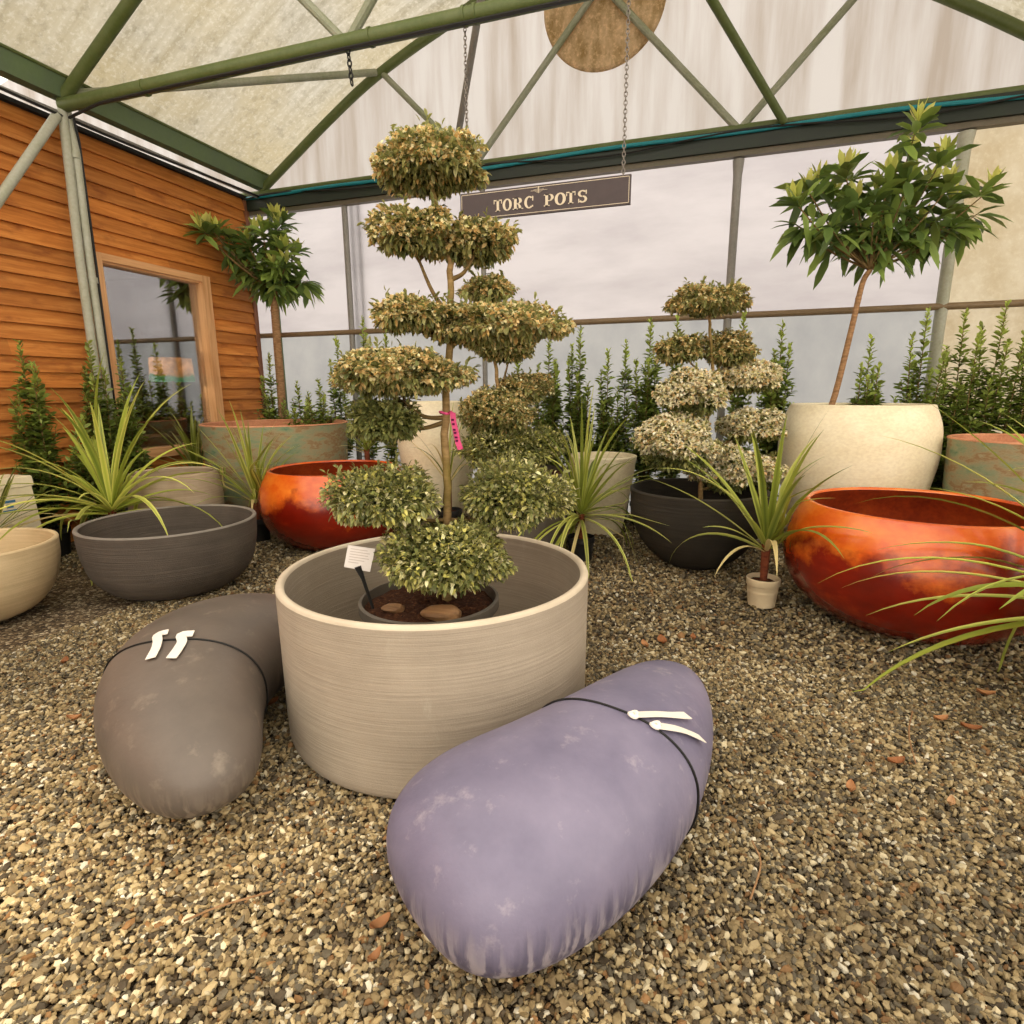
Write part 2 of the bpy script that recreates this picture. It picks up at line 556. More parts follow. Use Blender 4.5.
def thing(name, label, cat, loc=(0, 0, 0), group=None):
    o = bpy.data.objects.new(name, None)
    COL.objects.link(o)
    o.location = loc
    o.empty_display_size = 0.1
    return tag(o, label, cat, group)


def struct(o, label=None):
    o['kind'] = 'structure'
    if label:
        o['label'] = label
    return o


# ------------------------------------------------------------------ camera
cam = bpy.data.cameras.new('camera')
co = bpy.data.objects.new('camera', cam)
COL.objects.link(co)
yaw, pitch, roll = 0.321741555, 0.208333527, -0.00505417
cy_, sy_ = math.cos(yaw), math.sin(yaw)
fw = Vector((-sy_ * math.cos(pitch), cy_ * math.cos(pitch), -math.sin(pitch)))
rt = Vector((cy_, sy_, 0))
up = rt.cross(fw)
r2 = math.cos(roll) * rt + math.sin(roll) * up
u2 = -math.sin(roll) * rt + math.cos(roll) * up
co.matrix_world = Matrix(((r2.x, u2.x, -fw.x, 0), (r2.y, u2.y, -fw.y, 0), (r2.z, u2.z, -fw.z, 1.4), (0, 0, 0, 1)))
cam.sensor_width = 36
cam.sensor_height = 36
cam.lens = 573.65 * 36 / 1024
cam.clip_start = 0.02
SC.camera = co
F_PX = 573.65
CAM = np.array([0, 0, 1.4])
R2, U2, FW = np.array(r2), np.array(u2), np.array(fw)


def in_view(p, margin=140):
    """true for the points of p that a camera near here can see (keeps gravel off ground nobody sees)"""
    d = p - CAM
    z = d @ FW
    x = 512 + F_PX * (d @ R2) / np.maximum(z, 0.05)
    y = 512 - F_PX * (d @ U2) / np.maximum(z, 0.05)
    return (z > 0.1) & (x > -margin) & (x < 1024 + margin) & (y < 1024 + margin) & (y > 0)


# ------------------------------------------------------------------ setting
XG, YB = -5.5, 6.6          # gutter line, back wall posts
RID, EAVE_R = -1.27, 2.96   # ridge and right eave
ZE = 4.03                   # roof skin at the eave
ARCH = ([0, 0.6, 1.1, 1.6, 2.46, 3.23, 4.23], [5.78, 5.64, 5.48, 5.27, 4.95, 4.52, 3.90])   # frame height by distance from the ridge
BAYS = [(-9.73, -4), (RID, 0), (7.19, 4)]
rz = lambda x, rr=None: float(np.interp(abs(x - (RID if rr is None else rr)), *ARCH))
arch_xs = lambda rr: [rr + d for d in (-4.23, -3.75, -3.23, -2.8, -2.46, -2.0, -1.6, -1.1, -0.6, 0, 0.6, 1.1, 1.6, 2.0, 2.46, 2.8, 3.23, 3.75, 4.23)]

b = MB()
b.add([(-14, -6, -0.018), (12, -6, -0.018), (12, 14, -0.018), (-14, 14, -0.018)], [(0, 1, 2, 3)])
struct(b.build('floor', M['gravel_bed'], smooth=False), 'gravel covered greenhouse floor')

# back wall: lower sheets, upper sheets, gable; the last bay is yellowed
b = MB()
Y = 6.68


def quad(b, x0, x1, z0, z1, mi):
    b.add([(x0, Y, z0), (x1, Y, z0), (x1, Y, z1), (x0, Y, z1)], [(0, 1, 2, 3)], mi)


quad(b, -14, -4.34, 0, 2.14, 0)
quad(b, -4.34, 0.16, 0, 2.14, 0)
quad(b, 0.16, 2.05, 0, 2.14, 0)
quad(b, 2.05, 11.4, 0, 2.14, 2)
quad(b, -14, -4.34, 2.14, 3.7, 1)
quad(b, -4.34, 0.16, 2.14, 3.7, 1)
quad(b, 0.16, 2.05, 2.14, 3.7, 1)
quad(b, 2.05, 11.4, 2.14, 3.7, 2)


def gable(b, z0, mi):
    for rr, _ in BAYS:
        q = arch_xs(rr)
        n = len(q)
        b.add([(x, Y, z0) for x in q] + [(x, Y, rz(x, rr) + 0.13) for x in q], [(i, i + 1, n + i + 1, n + i) for i in range(n - 1)], mi)


gable(b, 3.7, 3)
struct(b.build('wall_back', [M['poly_low'], M['poly_wall'], M['poly_yellow'], M['poly_gable']], smooth=False),
       'translucent white polythene end wall behind the plants')
b = MB()
Y = -6.0
quad(b, -14, 11.42, 0, 4.0, 0)
gable(b, 4.0, 0)
struct(b.build('wall_front', M['poly_fill'], smooth=False))
for nm, x in (('wall_outer', -13.96), ('wall_right', 11.42)):
    b = MB()
    b.add([(x, -6, 0), (x, 6.68, 0), (x, 6.68, ZE), (x, -6, ZE)], [(0, 1, 2, 3)])
    struct(b.build(nm, M['poly_fill'], smooth=False))
for y0, y1, mt, lab in ((3.3, 6.68, 'poly_roof', 'weathered translucent roof sheeting over the steel frame'), (-6, 3.3, 'poly_fill', 'unseen front roof sheeting made clearer to let in fill light')):
    b = MB()
    for rr, _ in BAYS:
        q = arch_xs(rr)
        n = len(q)
        b.add([(x, y0, rz(x, rr) + 0.13) for x in q] + [(x, y1, rz(x, rr) + 0.13) for x in q], [(i, n + i, n + i + 1, i + 1) for i in range(n - 1)], 1 if rr < -5 else 0)
    struct(b.build('ceiling', [M[mt], M['poly_fill']], smooth=False), lab)

# shed front: feather-edge boards with a window opening
XS = -5.75
W0, W1, WZ0, WZ1 = 4.42, 5.70, 0.78, 2.69
b = MB()
k = -7
while True:
    z0 = 0.897 + 0.138 * k
    z1 = min(z0 + 0.138, 3.80)
    k += 1
    if z0 >= 3.79:
        break
    z0c = max(z0, 0.0)
    if z1 <= 0:
        continue
    spans = [(-6.0, 6.46)]
    if z1 > WZ0 and z0c < WZ1:
        spans = [(-6.0, W0), (W1, 6.46)]
    for ya, yb in spans:
        xb, xt = XS + 0.036, XS + 0.002
        b.add([(xb, ya, z0c), (xb, yb, z0c), (xt, yb, z1), (xt, ya, z1), (XS - 0.02, ya, z0c), (XS - 0.02, yb, z0c)],
              [(0, 1, 2, 3), (4, 5, 1, 0)])
wl = struct(b.build('wall_left', M['wall'], smooth=False), 'orange brown timber board wall of the shed')
b = MB()
b.box((XS - 0.1, 6.46, 0), (XS + 0.035, 6.53, 3.78))
struct(b.build('trim_1', M['trimwood'], smooth=False), 'brown corner board at the end of the timber wall')
b = MB()
b.box((-8.5, -6, 3.795), (XS + 0.06, 6.56, 3.83))
struct(b.build('trim_2', M['flash'], smooth=False), 'black felt edge along the top of the timber wall')
b = MB()   # shed lining: floor, back, ends and ceiling around a dark room
b.box((-8.4, 6.40, 0), (XS - 0.02, 6.455, 3.79))
b.box((-8.4, 2.0, 0), (XS - 0.02, 2.05, 3.79))
b.box((-8.45, 2.0, 0), (-8.4, 6.455, 3.79))
b.box((-8.4, 2.05, 0.4), (XS - 0.03, 6.40, 0.42))
b.box((XS - 0.06, 2.05, 0), (XS - 0.03, W0, 3.79))
b.box((XS - 0.06, W1, 0), (XS - 0.03, 6.40, 3.79))
b.box((XS - 0.06, W0, 0), (XS - 0.03, W1, WZ0))
b.box((XS - 0.06, W0, WZ1), (XS - 0.03, W1, 3.79))
b.box((-8.4, 2.05, 2.95), (XS - 0.06, 6.40, 3.0))
struct(b.build('wall_inside', M['inside'], smooth=False), 'dark wooden lining inside the shed')

win = thing('window_1', '', '', (XS, 5.085, WZ0))
del win['label'], win['category']
struct(win, 'pine framed shed window')
b = MB()
fo = XS + 0.055
b.box((XS - 0.1, W0 - 0.06, WZ0 - 0.08), (fo, W0 + 0.015, WZ1 + 0.05))
b.box((XS - 0.1, W1 - 0.06, WZ0 - 0.08), (fo, W1 + 0.055, WZ1 + 0.05))
ob = b.build('window_frame', M['frame'], win, smooth=False)
b = MB()
b.box((XS - 0.1, W0 + 0.015, WZ1 - 0.02), (fo, W1 - 0.06, WZ1 + 0.05))
b.box((XS - 0.1, W0 + 0.015, WZ0 - 0.08), (fo + 0.02, W1 - 0.06, WZ0 + 0.02))
b.box((XS - 0.07, W0 + 0.015, WZ1 - 0.04), (fo - 0.03, W1 - 0.06, WZ1 - 0.02))
b.build('window_rail', M['frame_h'], win, smooth=False)
b = MB()
b.box((XS - 0.055, W0 + 0.015, WZ0 + 0.02), (XS - 0.049, W1 - 0.06, WZ1 - 0.02))
b.build('window_pane', M['glass'], win, smooth=False)


def smooth_path(pts, m=6):
    p = np.array(pts, float)
    if len(p) < 3:
        return p
    out = []
    q = np.vstack([2 * p[0] - p[1], p, 2 * p[-1] - p[-2]])
    for i in range(1, len(q) - 2):
        for t in np.linspace(0, 1, m, endpoint=False):
            out.append(0.5 * ((2 * q[i]) + (-q[i - 1] + q[i + 1]) * t + (2 * q[i - 1] - 5 * q[i] + 4 * q[i + 1] - q[i + 2]) * t * t + (-q[i - 1] + 3 * q[i] - 3 * q[i + 1] + q[i + 2]) * t**3))
    out.append(p[-1])
    return np.array(out)


def bar(name, p, q, r, mat, label, cat, group=None, n=12):
    b = MB()
    b.tube([p, q], r, n)
    return tag(b.build(name, mat), label, cat, group)


# ------------------------------------------------------------------ steel frame
post = thing('steel_post', 'steel post against the timber wall with a downpipe and black cable', 'post', (XG, 4.12, 0))
b = MB(); b.tube([(XG, 4.05, 0), (XG, 4.07, 2.6), (XG, 4.12, 3.95)], 0.038, 14); b.build('post_tube', M['steel_pale'], post)
b = MB(); b.tube([(XG + 0.02, 4.128, 0), (XG + 0.02, 4.145, 2.6), (XG + 0.02, 4.165, 3.5), (XG, 4.16, 3.72), (XG, 4.15, 3.95)], 0.034, 12)
for z in (1.2, 2.4, 3.45):
    b.tube([(XG + 0.02, 4.128 + 0.0085 * z, z), (XG + 0.02, 4.128 + 0.0085 * z, z + 0.05)], 0.040, 12)
b.build('downpipe', M['steel_pale'], post)
b = MB(); b.tube([(XG + 0.03, 4.172, 0), (XG + 0.03, 4.18, 1.5), (XG + 0.03, 4.195, 2.6), (XG + 0.02, 4.21, 3.6), (XG + 0.06, 4.16, 3.78)], 0.011, 8)
b.build('cable', M['cable'], post)
bar('steel_brace', (XG, 1.45, 0.0), (XG, 4.06, 3.76), 0.038, M['steel_pale'], 'pale diagonal steel brace slanting up to the top of the shed-side post', 'brace')
bar('steel_post', (-5.46, YB, 0), (-5.46, YB, 3.7), 0.03, M['gutter'], 'thin dark corner post behind the tree beside the timber wall', 'post')
bar('steel_post', (-4.34, YB, 0), (-4.34, YB, 3.64), 0.036, M['steel_grey'], 'grey steel post behind the left side of the cloud-pruned tree', 'post')
for nm, x, rr, mt, lab in (('p', 0.16, 0.042, 'steel_grey', 'slim grey steel post behind the white-flowered shrub'),
                           ('q', 2.03, 0.052, 'steel_pale', 'pale green steel post behind the right-hand standard tree')):
    b = MB()
    b.tube([(x, YB, 0), (x, YB, 3.45), (x, YB, 3.6)], [rr * 0.9, rr, rr * 1.35], 14)
    tag(b.build('steel_post', M[mt]), lab, 'post')
bar('steel_post', (EAVE_R, YB, 0), (EAVE_R, YB, 3.7), 0.05, M['steel_pale'], 'steel post at the far right end of the back wall', 'post')
for x, side in ((-4.335, 'left'), (-4.255, 'right'), (-2.53, ''), (-2.45, '')):
    pass
bar('outside_pole', (-4.30, 6.72, 0), (-4.30, 6.72, 3.75), 0.022, M['steel_grey'], 'left shadowy pole of a pair showing through the polythene by the grey post', 'pole')
bar('outside_pole', (-4.20, 6.72, 0), (-4.20, 6.72, 3.75), 0.022, M['steel_grey'], 'right shadowy pole of a pair showing through the polythene by the grey post', 'pole')
bar('steel_post', (-2.53, YB, 0), (-2.53, YB, 3.64), 0.03, M['steel_grey'], 'steel post glimpsed under the sign behind the cloud-pruned tree', 'post')
b = MB(); b.tube([(-9, 6.58, 2.135), (2.0, 6.58, 2.145), (6, 6.58, 2.15)], 0.032, 12)
tag(b.build('wall_rail', M['rail']), 'rusty brown horizontal rail along the middle of the back wall', 'rail')

beam = thing('eaves_beam', 'dark green steel beam across the back wall under the gable', 'beam', (-1.3, 6.56, 3.6))
b = MB(); b.box((-9, 6.50, 3.665), (6, 6.62, 3.84)); b.build('beam_channel', M['beam'], beam, smooth=False)
b = MB(); b.box((-9, 6.535, 3.615), (6, 6.61, 3.664)); b.build('beam_foot', M['beamlow'], beam, smooth=False)
b = MB(); b.tube([(-9, 6.54, 3.865), (6, 6.54, 3.865)], 0.028, 10); b.build('beam_pipe', M['green'], beam)
xs = np.linspace(-5.9, 6, 60)
b = MB(); b.tube([(x, 6.475 + 0.006 * math.sin(3 * x), 3.80 + 0.025 * math.sin(x * 1.7) * math.sin(x * 0.6)) for x in xs], 0.019, 8)
tag(b.build('water_hose', M['hose']), 'turquoise hose clipped along the dark beam of the back wall', 'hose')
b = MB()
b.tube([(x, 6.46 + 0.004 * math.sin(5 * x), 3.775 + 0.035 * math.sin(x * 2.3 + 1)) for x in xs], 0.009, 6)
tag(b.build('cable', M['cable']), 'thin black cable looping beside the turquoise hose', 'cable')

gut = thing('eaves_gutter', 'dark green gutter above the timber wall running back to the corner', 'gutter', (XG, 0, 3.93))
b = MB()
b.add([(XG - 0.10, -6, 4.06), (XG - 0.055, -6, 3.90), (XG + 0.055, -6, 3.90), (XG + 0.10, -6, 4.06), (XG - 0.10, 6.6, 4.06), (XG - 0.055, 6.6, 3.90), (XG + 0.055, 6.6, 3.90), (XG + 0.10, 6.6, 4.06)],
      [(0, 4, 5, 1), (1, 5, 6, 2), (2, 6, 7, 3), (0, 1, 2, 3), (7, 6, 5, 4), (3, 7, 4, 0)])
b.build('gutter_trough', M['gutter'], gut, smooth=False)
b = MB(); b.tube([(XG + 0.105, -6, 4.065), (XG + 0.105, 6.6, 4.065)], 0.014, 8); b.build('gutter_lip', M['green'], gut)
b = MB()
b.tube([(XG + 0.02, y, 3.80 - 0.04 * math.sin((y + 6) / 12.6 * PI * 3) ** 2) for y in np.linspace(-6, 6.5, 50)], 0.012, 6)
tag(b.build('cable', M['cable']), 'black cable sagging under the green gutter above the shed', 'cable')
bar('eaves_rail', (XG - 0.02, -6, 3.80), (XG - 0.02, 6.5, 3.80), 0.016, M['steel_grey'], 'thin steel wire rail strung just below the green gutter', 'rail')

NL, NRt, APX = (-2.62, 3.86), (0.16, 3.86), (-1.23, 5.32)


def truss(name, y, label, r_raft, r_tie, tie_mat, mats, gable):
    t = thing(name, label, 'roof truss', (RID, y, 3.86))
    for x0 in (XG, EAVE_R):
        b = MB(); b.tube(smooth_path([(x0 + (RID - x0) * u, y, rz(x0 + (RID - x0) * u)) for u in np.linspace(0, 1, 9)], 4), r_raft, 14); b.build('rafter', mats, t)
    if not gable:
        b = MB(); b.tube([(XG, y, 3.86), (EAVE_R, y, 3.84)], r_tie, 16)
        for x in (-4.55, -2.42, -1.7, -1.62, 0.1):
            b.tube([(x, y, 3.853), (x + 0.02, y, 3.853)], r_tie * 1.12, 16)
        b.build('tie_tube', M[tie_mat], t)
    for xa, za, xb in ((NL[0], NL[1], -3.73), (NRt[0], NRt[1], 1.19)):
        b = MB(); b.tube([(xa, y, za), (xb, y, rz(xb))], 0.034, 10); b.build('strut', M['steel'], t)
    for xa, za in (NL, NRt):
        b = MB(); b.tube([(xa + (0.03 if xa < -1 else -0.03), y, za), (APX[0], y, APX[1])], 0.034, 10); b.build('strut', M['steel'], t)
    b = MB(); b.tube([(APX[0], y, APX[1] - 0.06), (RID, y, rz(RID))], 0.034, 10); b.build('king_post', M['steel'], t)
    return t


truss('roof_truss', 6.55, 'green steel gable frame against the back wall', 0.05, 0.0, 'green', M['green'], True)
truss('roof_truss', 4.12, 'green roof truss whose thick tie tube carries the hanging sign', 0.05, 0.055, 'green', M['green'], False)
bar('roof_brace', (-5.40, 4.16, 3.95), (-3.76, 6.50, 4.92), 0.036, M['steel'], 'slender tube from the shed-side post to the middle of the left gable rafter', 'brace')
bar('roof_brace', (-2.83, 6.48, 3.86), (-1.26, 4.17, 5.36), 0.034, M['steel_grey'], 'thin dark brace rising steeply from the beam behind the treetop', 'brace')
bar('roof_brace', (0.53, 6.48, 3.84), (-1.18, 4.17, 5.36), 0.036, M['green'], 'green brace crossing in front of the gable struts right of the disc', 'brace')
b = MB()
b.tube([(XG + 0.1, 4.09, 3.74), (-5.0, 4.075, 3.79), (-4.2, 4.07, 3.795), (-2.5, 4.07, 3.79), (-1.5, 4.07, 3.785), (2.9, 4.07, 3.78)], 0.012, 6)
tag(b.build('cable', M['cable']), 'black cable tied under the thick green tie tube', 'cable')

# round cover in the gable
b = MB()
ang = np.linspace(0, 2 * PI, 72, endpoint=False)
pr = [(0.0, 6.60), (0.60, 6.60), (0.615, 6.615), (0.615, 6.655), (0.0, 6.655)]
vs = [(-1.215 + r * math.cos(a), y, 5.215 + r * math.sin(a)) for r, y in pr[1:4] for a in ang]
n = 72
fs = [(i * n + k, i * n + (k + 1) % n, (i + 1) * n + (k + 1) % n, (i + 1) * n + k) for i in range(2) for k in range(n)]
fs += [tuple(range(n)), tuple(2 * n + k for k in range(n))[::-1]]
b.add(vs, fs)
tag(b.build('fan_cover', M['disc'], loc=(-1.215, 6.63, 5.215)), 'round tan disc with mossy lower edge high in the gable', 'disc')

# ------------------------------------------------------------------ sign with slab-serif lettering
sg = thing('hanging_sign', 'dark grey sign reading TORC POTS hanging on chains', 'sign', (-1.146, 4.12, 2.675))
SX0, SX1, SZ0, SZ1 = -1.746, -0.547, 2.586, 2.766
b = MB(); b.box((SX0, 4.11, SZ0), (SX1, 4.13, SZ1)); b.build('sign_board', M['sign'], sg, smooth=False)
b = MB()
e, w, yf = 0.010, 0.0035, 4.1085
for x0, x1, z0, z1 in ((SX0 + e, SX1 - e, SZ0 + e, SZ0 + e + w), (SX0 + e, SX1 - e, SZ1 - e - w, SZ1 - e),
                       (SX0 + e, SX0 + e + w, SZ0 + e, SZ1 - e), (SX1 - e - w, SX1 - e, SZ0 + e, SZ1 - e)):
    b.box((x0, yf, z0), (x1, 4.112, z1))
b.build('sign_border', M['letter'], sg, smooth=False)


def arc_band(b, cx, cz, ro, ri, a0, a1, n=28, y0=4.1075, y1=4.112):
    """flat bowed stroke: outer radii ro, inner radii ri (x,z), from angle a0 to a1"""
    A = np.radians(np.linspace(a0, a1, n))
    vs = []
    for a in A:
        for y in (y0, y1):
            vs.append((cx + ro[0] * math.cos(a), y, cz + ro[1] * math.sin(a)))
            vs.append((cx + ri[0] * math.cos(a), y, cz + ri[1] * math.sin(a)))
    fs = []
    for i in range(n - 1):
        p, q = 4 * i, 4 * i + 4
        fs += [(p, q, q + 1, p + 1), (p + 2, p + 3, q + 3, q + 2), (p, p + 2, q + 2, q), (p + 1, q + 1, q + 3, p + 3)]
    fs += [(0, 1, 3, 2), (4 * n - 4, 4 * n - 2, 4 * n - 1, 4 * n - 3)]
    b.add(vs, fs)


def glyph(b, ch, x0, x1, z0, h):
    w = x1 - x0
    st, th = 0.24 * w, 0.09 * h
    R = lambda xa, xb, za, zb: b.box((x0 + xa * w, 4.1075, z0 + za * h), (x0 + xb * w, 4.112, z0 + zb * h))
    if ch == 'T':
        R(0.36, 0.64, 0, 1); R(0.22, 0.78, 0, 0.08); R(0, 1, 0.9, 1); R(0, 0.09, 0.66, 0.92); R(0.91, 1, 0.66, 0.92)
    elif ch == 'O':
        arc_band(b, x0 + w / 2, z0 + h / 2, (w / 2, h * 0.52), (w * 0.23, h * 0.42), 0, 360, 40)
    elif ch == 'C':
        arc_band(b, x0 + w * 0.52, z0 + h / 2, (w * 0.52, h * 0.52), (w * 0.24, h * 0.42), 50, 312, 34)
        R(0.84, 0.95, 0.62, 1.0); R(0.80, 0.95, 0.1, 0.24)
    elif ch == 'P':
        R(0.14, 0.42, 0, 1); R(0, 0.58, 0, 0.08); R(0, 0.5, 0.92, 1); R(0.4, 0.62, 0.42, 0.50); R(0.4, 0.62, 0.92, 1)
        arc_band(b, x0 + w * 0.58, z0 + h * 0.71, (w * 0.42, h * 0.29), (w * 0.14, h * 0.21), -90, 90, 20)
    elif ch == 'R':
        R(0.12, 0.38, 0, 1); R(0, 0.50, 0, 0.08); R(0, 0.5, 0.92, 1); R(0.36, 0.55, 0.46, 0.54); R(0.36, 0.55, 0.92, 1)
        arc_band(b, x0 + w * 0.50, z0 + h * 0.73, (w * 0.38, h * 0.27), (w * 0.12, h * 0.19), -90, 90, 20)
        arc_band(b, x0 + w * 0.44, z0 + h * 0.0, (w * 0.40, h * 0.5), (w * 0.16, h * 0.42), 0, 85, 14)
        R(0.60, 1.0, 0, 0.08)
    elif ch == 'S':
        arc_band(b, x0 + w * 0.48, z0 + h * 0.74, (w * 0.46, h * 0.28), (w * 0.20, h * 0.18), 30, 265, 26)
        arc_band(b, x0 + w * 0.52, z0 + h * 0.27, (w * 0.46, h * 0.29), (w * 0.20, h * 0.18), -150, 92, 26)
        R(0.82, 0.93, 0.68, 1.0); R(0.06, 0.17, 0.0, 0.32)


fx = lambda u: SX0 + (u - 48) / 875 * (SX1 - SX0)
for ch, ua, ub in (('T', 233, 277), ('O', 281, 330), ('R', 335, 390), ('C', 396, 445), ('P', 498, 548), ('O', 553, 609), ('T', 611, 657), ('S', 668, 716)):
    b = MB()
    glyph(b, ch, fx(ua), fx(ub), 2.627, 0.074)
    b.build('letter', M['letter'], sg, smooth=False)
b = MB()
for ua, ub, za, zb in ((467, 472, 2.716, 2.757), (430, 515, 2.7315, 2.7335), (445, 498, 2.7375, 2.739), (450, 490, 2.7255, 2.727), (458, 481, 2.720, 2.7215), (462, 477, 2.745, 2.7465)):
    b.box((fx(ua), 4.1075, za), (fx(ub), 4.112, zb))
b.build('sign_emblem', M['letter'], sg, smooth=False)


def chain_mesh(p, q, L=0.034, r=0.0032):
    b = MB()
    p, q = np.array(p), np.array(q)
    D = np.linalg.norm(q - p)
    m = int(D / (L * 0.72))
    d = (q - p) / D
    s1 = np.cross(d, [0, 1, 0.0]); s1 /= np.linalg.norm(s1)
    s2 = np.cross(d, s1)
    for i in range(m + 1):
        c = p + d * D * i / m
        s = s1 if i % 2 else s2
        pts = [c + d * L * 0.5 * math.cos(a) + s * L * 0.3 * math.sin(a) for a in np.linspace(0, 2 * PI, 11)]
        b.tube(pts, r, 5, caps=False)
    return b


chain_mesh((-1.69, 4.12, 2.766), (-1.69, 4.12, 3.80)).build('chain', M['chain'], sg)
chain_mesh((-0.60, 4.12, 2.766), (-0.60, 4.12, 3.80)).build('chain', M['chain'], sg)
hk = chain_mesh((-2.585, 4.12, 3.60), (-2.60, 4.12, 3.80), 0.05, 0.006).build('chain_hook', M['cable'])
tag(hk, 'short dark chain dangling from the tie tube left of the sign', 'chain')

# ------------------------------------------------------------------ pots


def pot_prof(outer, wall=0.035, floor=0.05, lip=0.012):
    """outer profile (r,z) from the foot up -> closed pot profile with thick wall and rounded lip"""
    o = np.array(outer, float)
    # smooth the outer profile with a spline through the points
    s = np.concatenate([[0], np.cumsum(np.linalg.norm(np.diff(o, axis=0), axis=1))])
    tt = np.linspace(0, s[-1], 44)
    m = np.gradient(o, s, axis=0)
    out = []
    for t in tt:
        i = min(np.searchsorted(s, t, 'right') - 1, len(s) - 2)
        h = s[i + 1] - s[i]
        u = (t - s[i]) / h
        out.append((2 * u**3 - 3 * u**2 + 1) * o[i] + (u**3 - 2 * u**2 + u) * h * m[i] + (-2 * u**3 + 3 * u**2) * o[i + 1] + (u**3 - u**2) * h * m[i + 1])
    o = np.array(out)
    r, z = o[-1]
    lipp = [(r - wall * 0.12, z + wall * 0.30), (r - wall * 0.5, z + wall * 0.42), (r - wall * 0.88, z + wall * 0.30), (r - wall, z)]
    inner = [(max(a - wall, 0.02), c) for a, c in o[::-1][1:] if c > floor]
    return [(0.001, 0.0)] + [tuple(p) for p in o], lipp, inner + [(0.001, floor)]


def make_pot(name, label, cat, c, outer, mat, rim_mat=None, in_mat=None, wall=0.035, wob=0.0, n=96):
    t = thing(name, label, cat, (c[0], c[1], 0))
    o, lipp, inn = pot_prof(outer, wall)
    b = MB()
    b.lathe(o, c, n, 0, wob)
    b.build('pot_body', mat, t, auto=50)
    b = MB()
    b.lathe([o[-1]] + lipp, c, n, 0, wob)
    b.build('pot_rim', rim_mat or mat, t, auto=60)
    b = MB()
    b.lathe([lipp[-1]] + inn, c, n, 0, wob)
    b.build('pot_inside', in_mat or mat, t, auto=50)
    return t


CYL = (-1.061, 2.151)
make_pot('round_planter', 'large grey ribbed cylindrical planter around the nearest cloud-pruned tree', 'planter', CYL,
         [(0.618, 0.0), (0.634, 0.012), (0.642, 0.035), (0.645, 0.08), (0.646, 0.16), (0.647, 0.3), (0.648, 0.45), (0.6495, 0.60), (0.650, 0.645)], M['cyl'], M['cyl_rim'], M['cyl'], 0.034)
make_pot('shallow_bowl', 'charcoal shallow bowl planter behind the grey kidney seat', 'planter', (-3.60, 3.04),
         [(0.30, 0.0), (0.40, 0.045), (0.51, 0.17), (0.552, 0.32), (0.566, 0.50)], M['darkbowl'], M['darkrim'], M['darkbowl'], 0.028)
make_pot('shallow_bowl', 'sand coloured bowl planter cut by the left edge of the picture', 'planter', (-4.33, 2.18),
         [(0.22, 0.0), (0.33, 0.05), (0.435, 0.19), (0.475, 0.33), (0.482, 0.47)], M['beigebowl'], M['beigebowl'], M['beigebowl'], 0.028)
make_pot('round_pot', 'taupe round pot behind the charcoal shallow bowl', 'planter', (-4.70, 4.07),
         [(0.24, 0.0), (0.33, 0.12), (0.395, 0.35), (0.39, 0.52), (0.366, 0.665)], M['taupe'], M['taupe'], M['taupe'], 0.03)
make_pot('round_pot', 'wide terracotta pot with weathered green sides beside the shed window', 'planter', (-4.58, 5.36),
         [(0.62, 0.0), (0.70, 0.2), (0.75, 0.6), (0.765, 0.9), (0.775, 1.055)], M['verdigris'], M['terracotta'], M['terracotta'], 0.03, 0.006)
OB = [(0.34, 0.0), (0.45, 0.025), (0.62, 0.14), (0.715, 0.30), (0.731, 0.42), (0.71, 0.55), (0.655, 0.665), (0.634, 0.70)]
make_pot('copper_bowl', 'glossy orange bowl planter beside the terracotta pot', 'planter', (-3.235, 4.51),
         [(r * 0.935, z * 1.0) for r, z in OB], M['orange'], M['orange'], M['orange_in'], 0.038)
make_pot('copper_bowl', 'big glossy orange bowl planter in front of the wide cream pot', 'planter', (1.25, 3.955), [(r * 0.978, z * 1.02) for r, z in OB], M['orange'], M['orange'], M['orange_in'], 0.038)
make_pot('shallow_bowl', 'black bowl planter under the white-flowered cloud-pruned shrub', 'planter', (-0.02, 4.75),
         [(0.16, 0.0), (0.25, 0.04), (0.39, 0.16), (0.50, 0.37), (0.53, 0.625)], M['blackbowl'], M['blackbowl'], M['blackbowl'], 0.03)
make_pot('round_pot', 'wide cream pot with rounded shoulders behind the big orange bowl', 'planter', (1.212, 5.50),
         [(0.37, 0.0), (0.44, 0.2), (0.55, 0.62), (0.59, 0.95), (0.575, 1.12), (0.525, 1.265)], M['cream'], M['cream'], M['cream'], 0.035, 0.004)
make_pot('round_pot', 'green and brown weathered pot at the right edge beside the cream pot', 'planter', (2.31, 5.16),
         [(0.44, 0.0), (0.50, 0.3), (0.53, 0.7), (0.54, 1.03)], M['verdigris'], M['terracotta'], M['terracotta'], 0.03, 0.006)
make_pot('round_pot', 'cream jar behind the trunk of the nearest cloud-pruned tree', 'planter', (-2.688, 5.57),
         [(0.20, 0.0), (0.30, 0.25), (0.39, 0.65), (0.425, 0.98), (0.424, 1.15), (0.405, 1.28)], M['cream'], M['cream'], M['cream'], 0.035)
make_pot('tapered_pot', 'plain cream tapered pot behind the spiky plant in a black pot', 'planter', (-0.946, 5.70),
         [(0.21, 0.0), (0.25, 0.2), (0.30, 0.5), (0.335, 0.76)], M['cream'], M['cream'], M['cream'], 0.03)

# ------------------------------------------------------------------ leaves


def unit(a):
    return a / (np.linalg.norm(a, axis=-1, keepdims=True) + 1e-9)


LEAF_F = np.array([0, 2, 1, 0, 3, 2, 1, 2, 5, 4, 2, 3, 6, 5, 4, 5, 7, 5, 6, 7])
LEAF_S = np.array([3, 3, 4, 4, 3, 3])


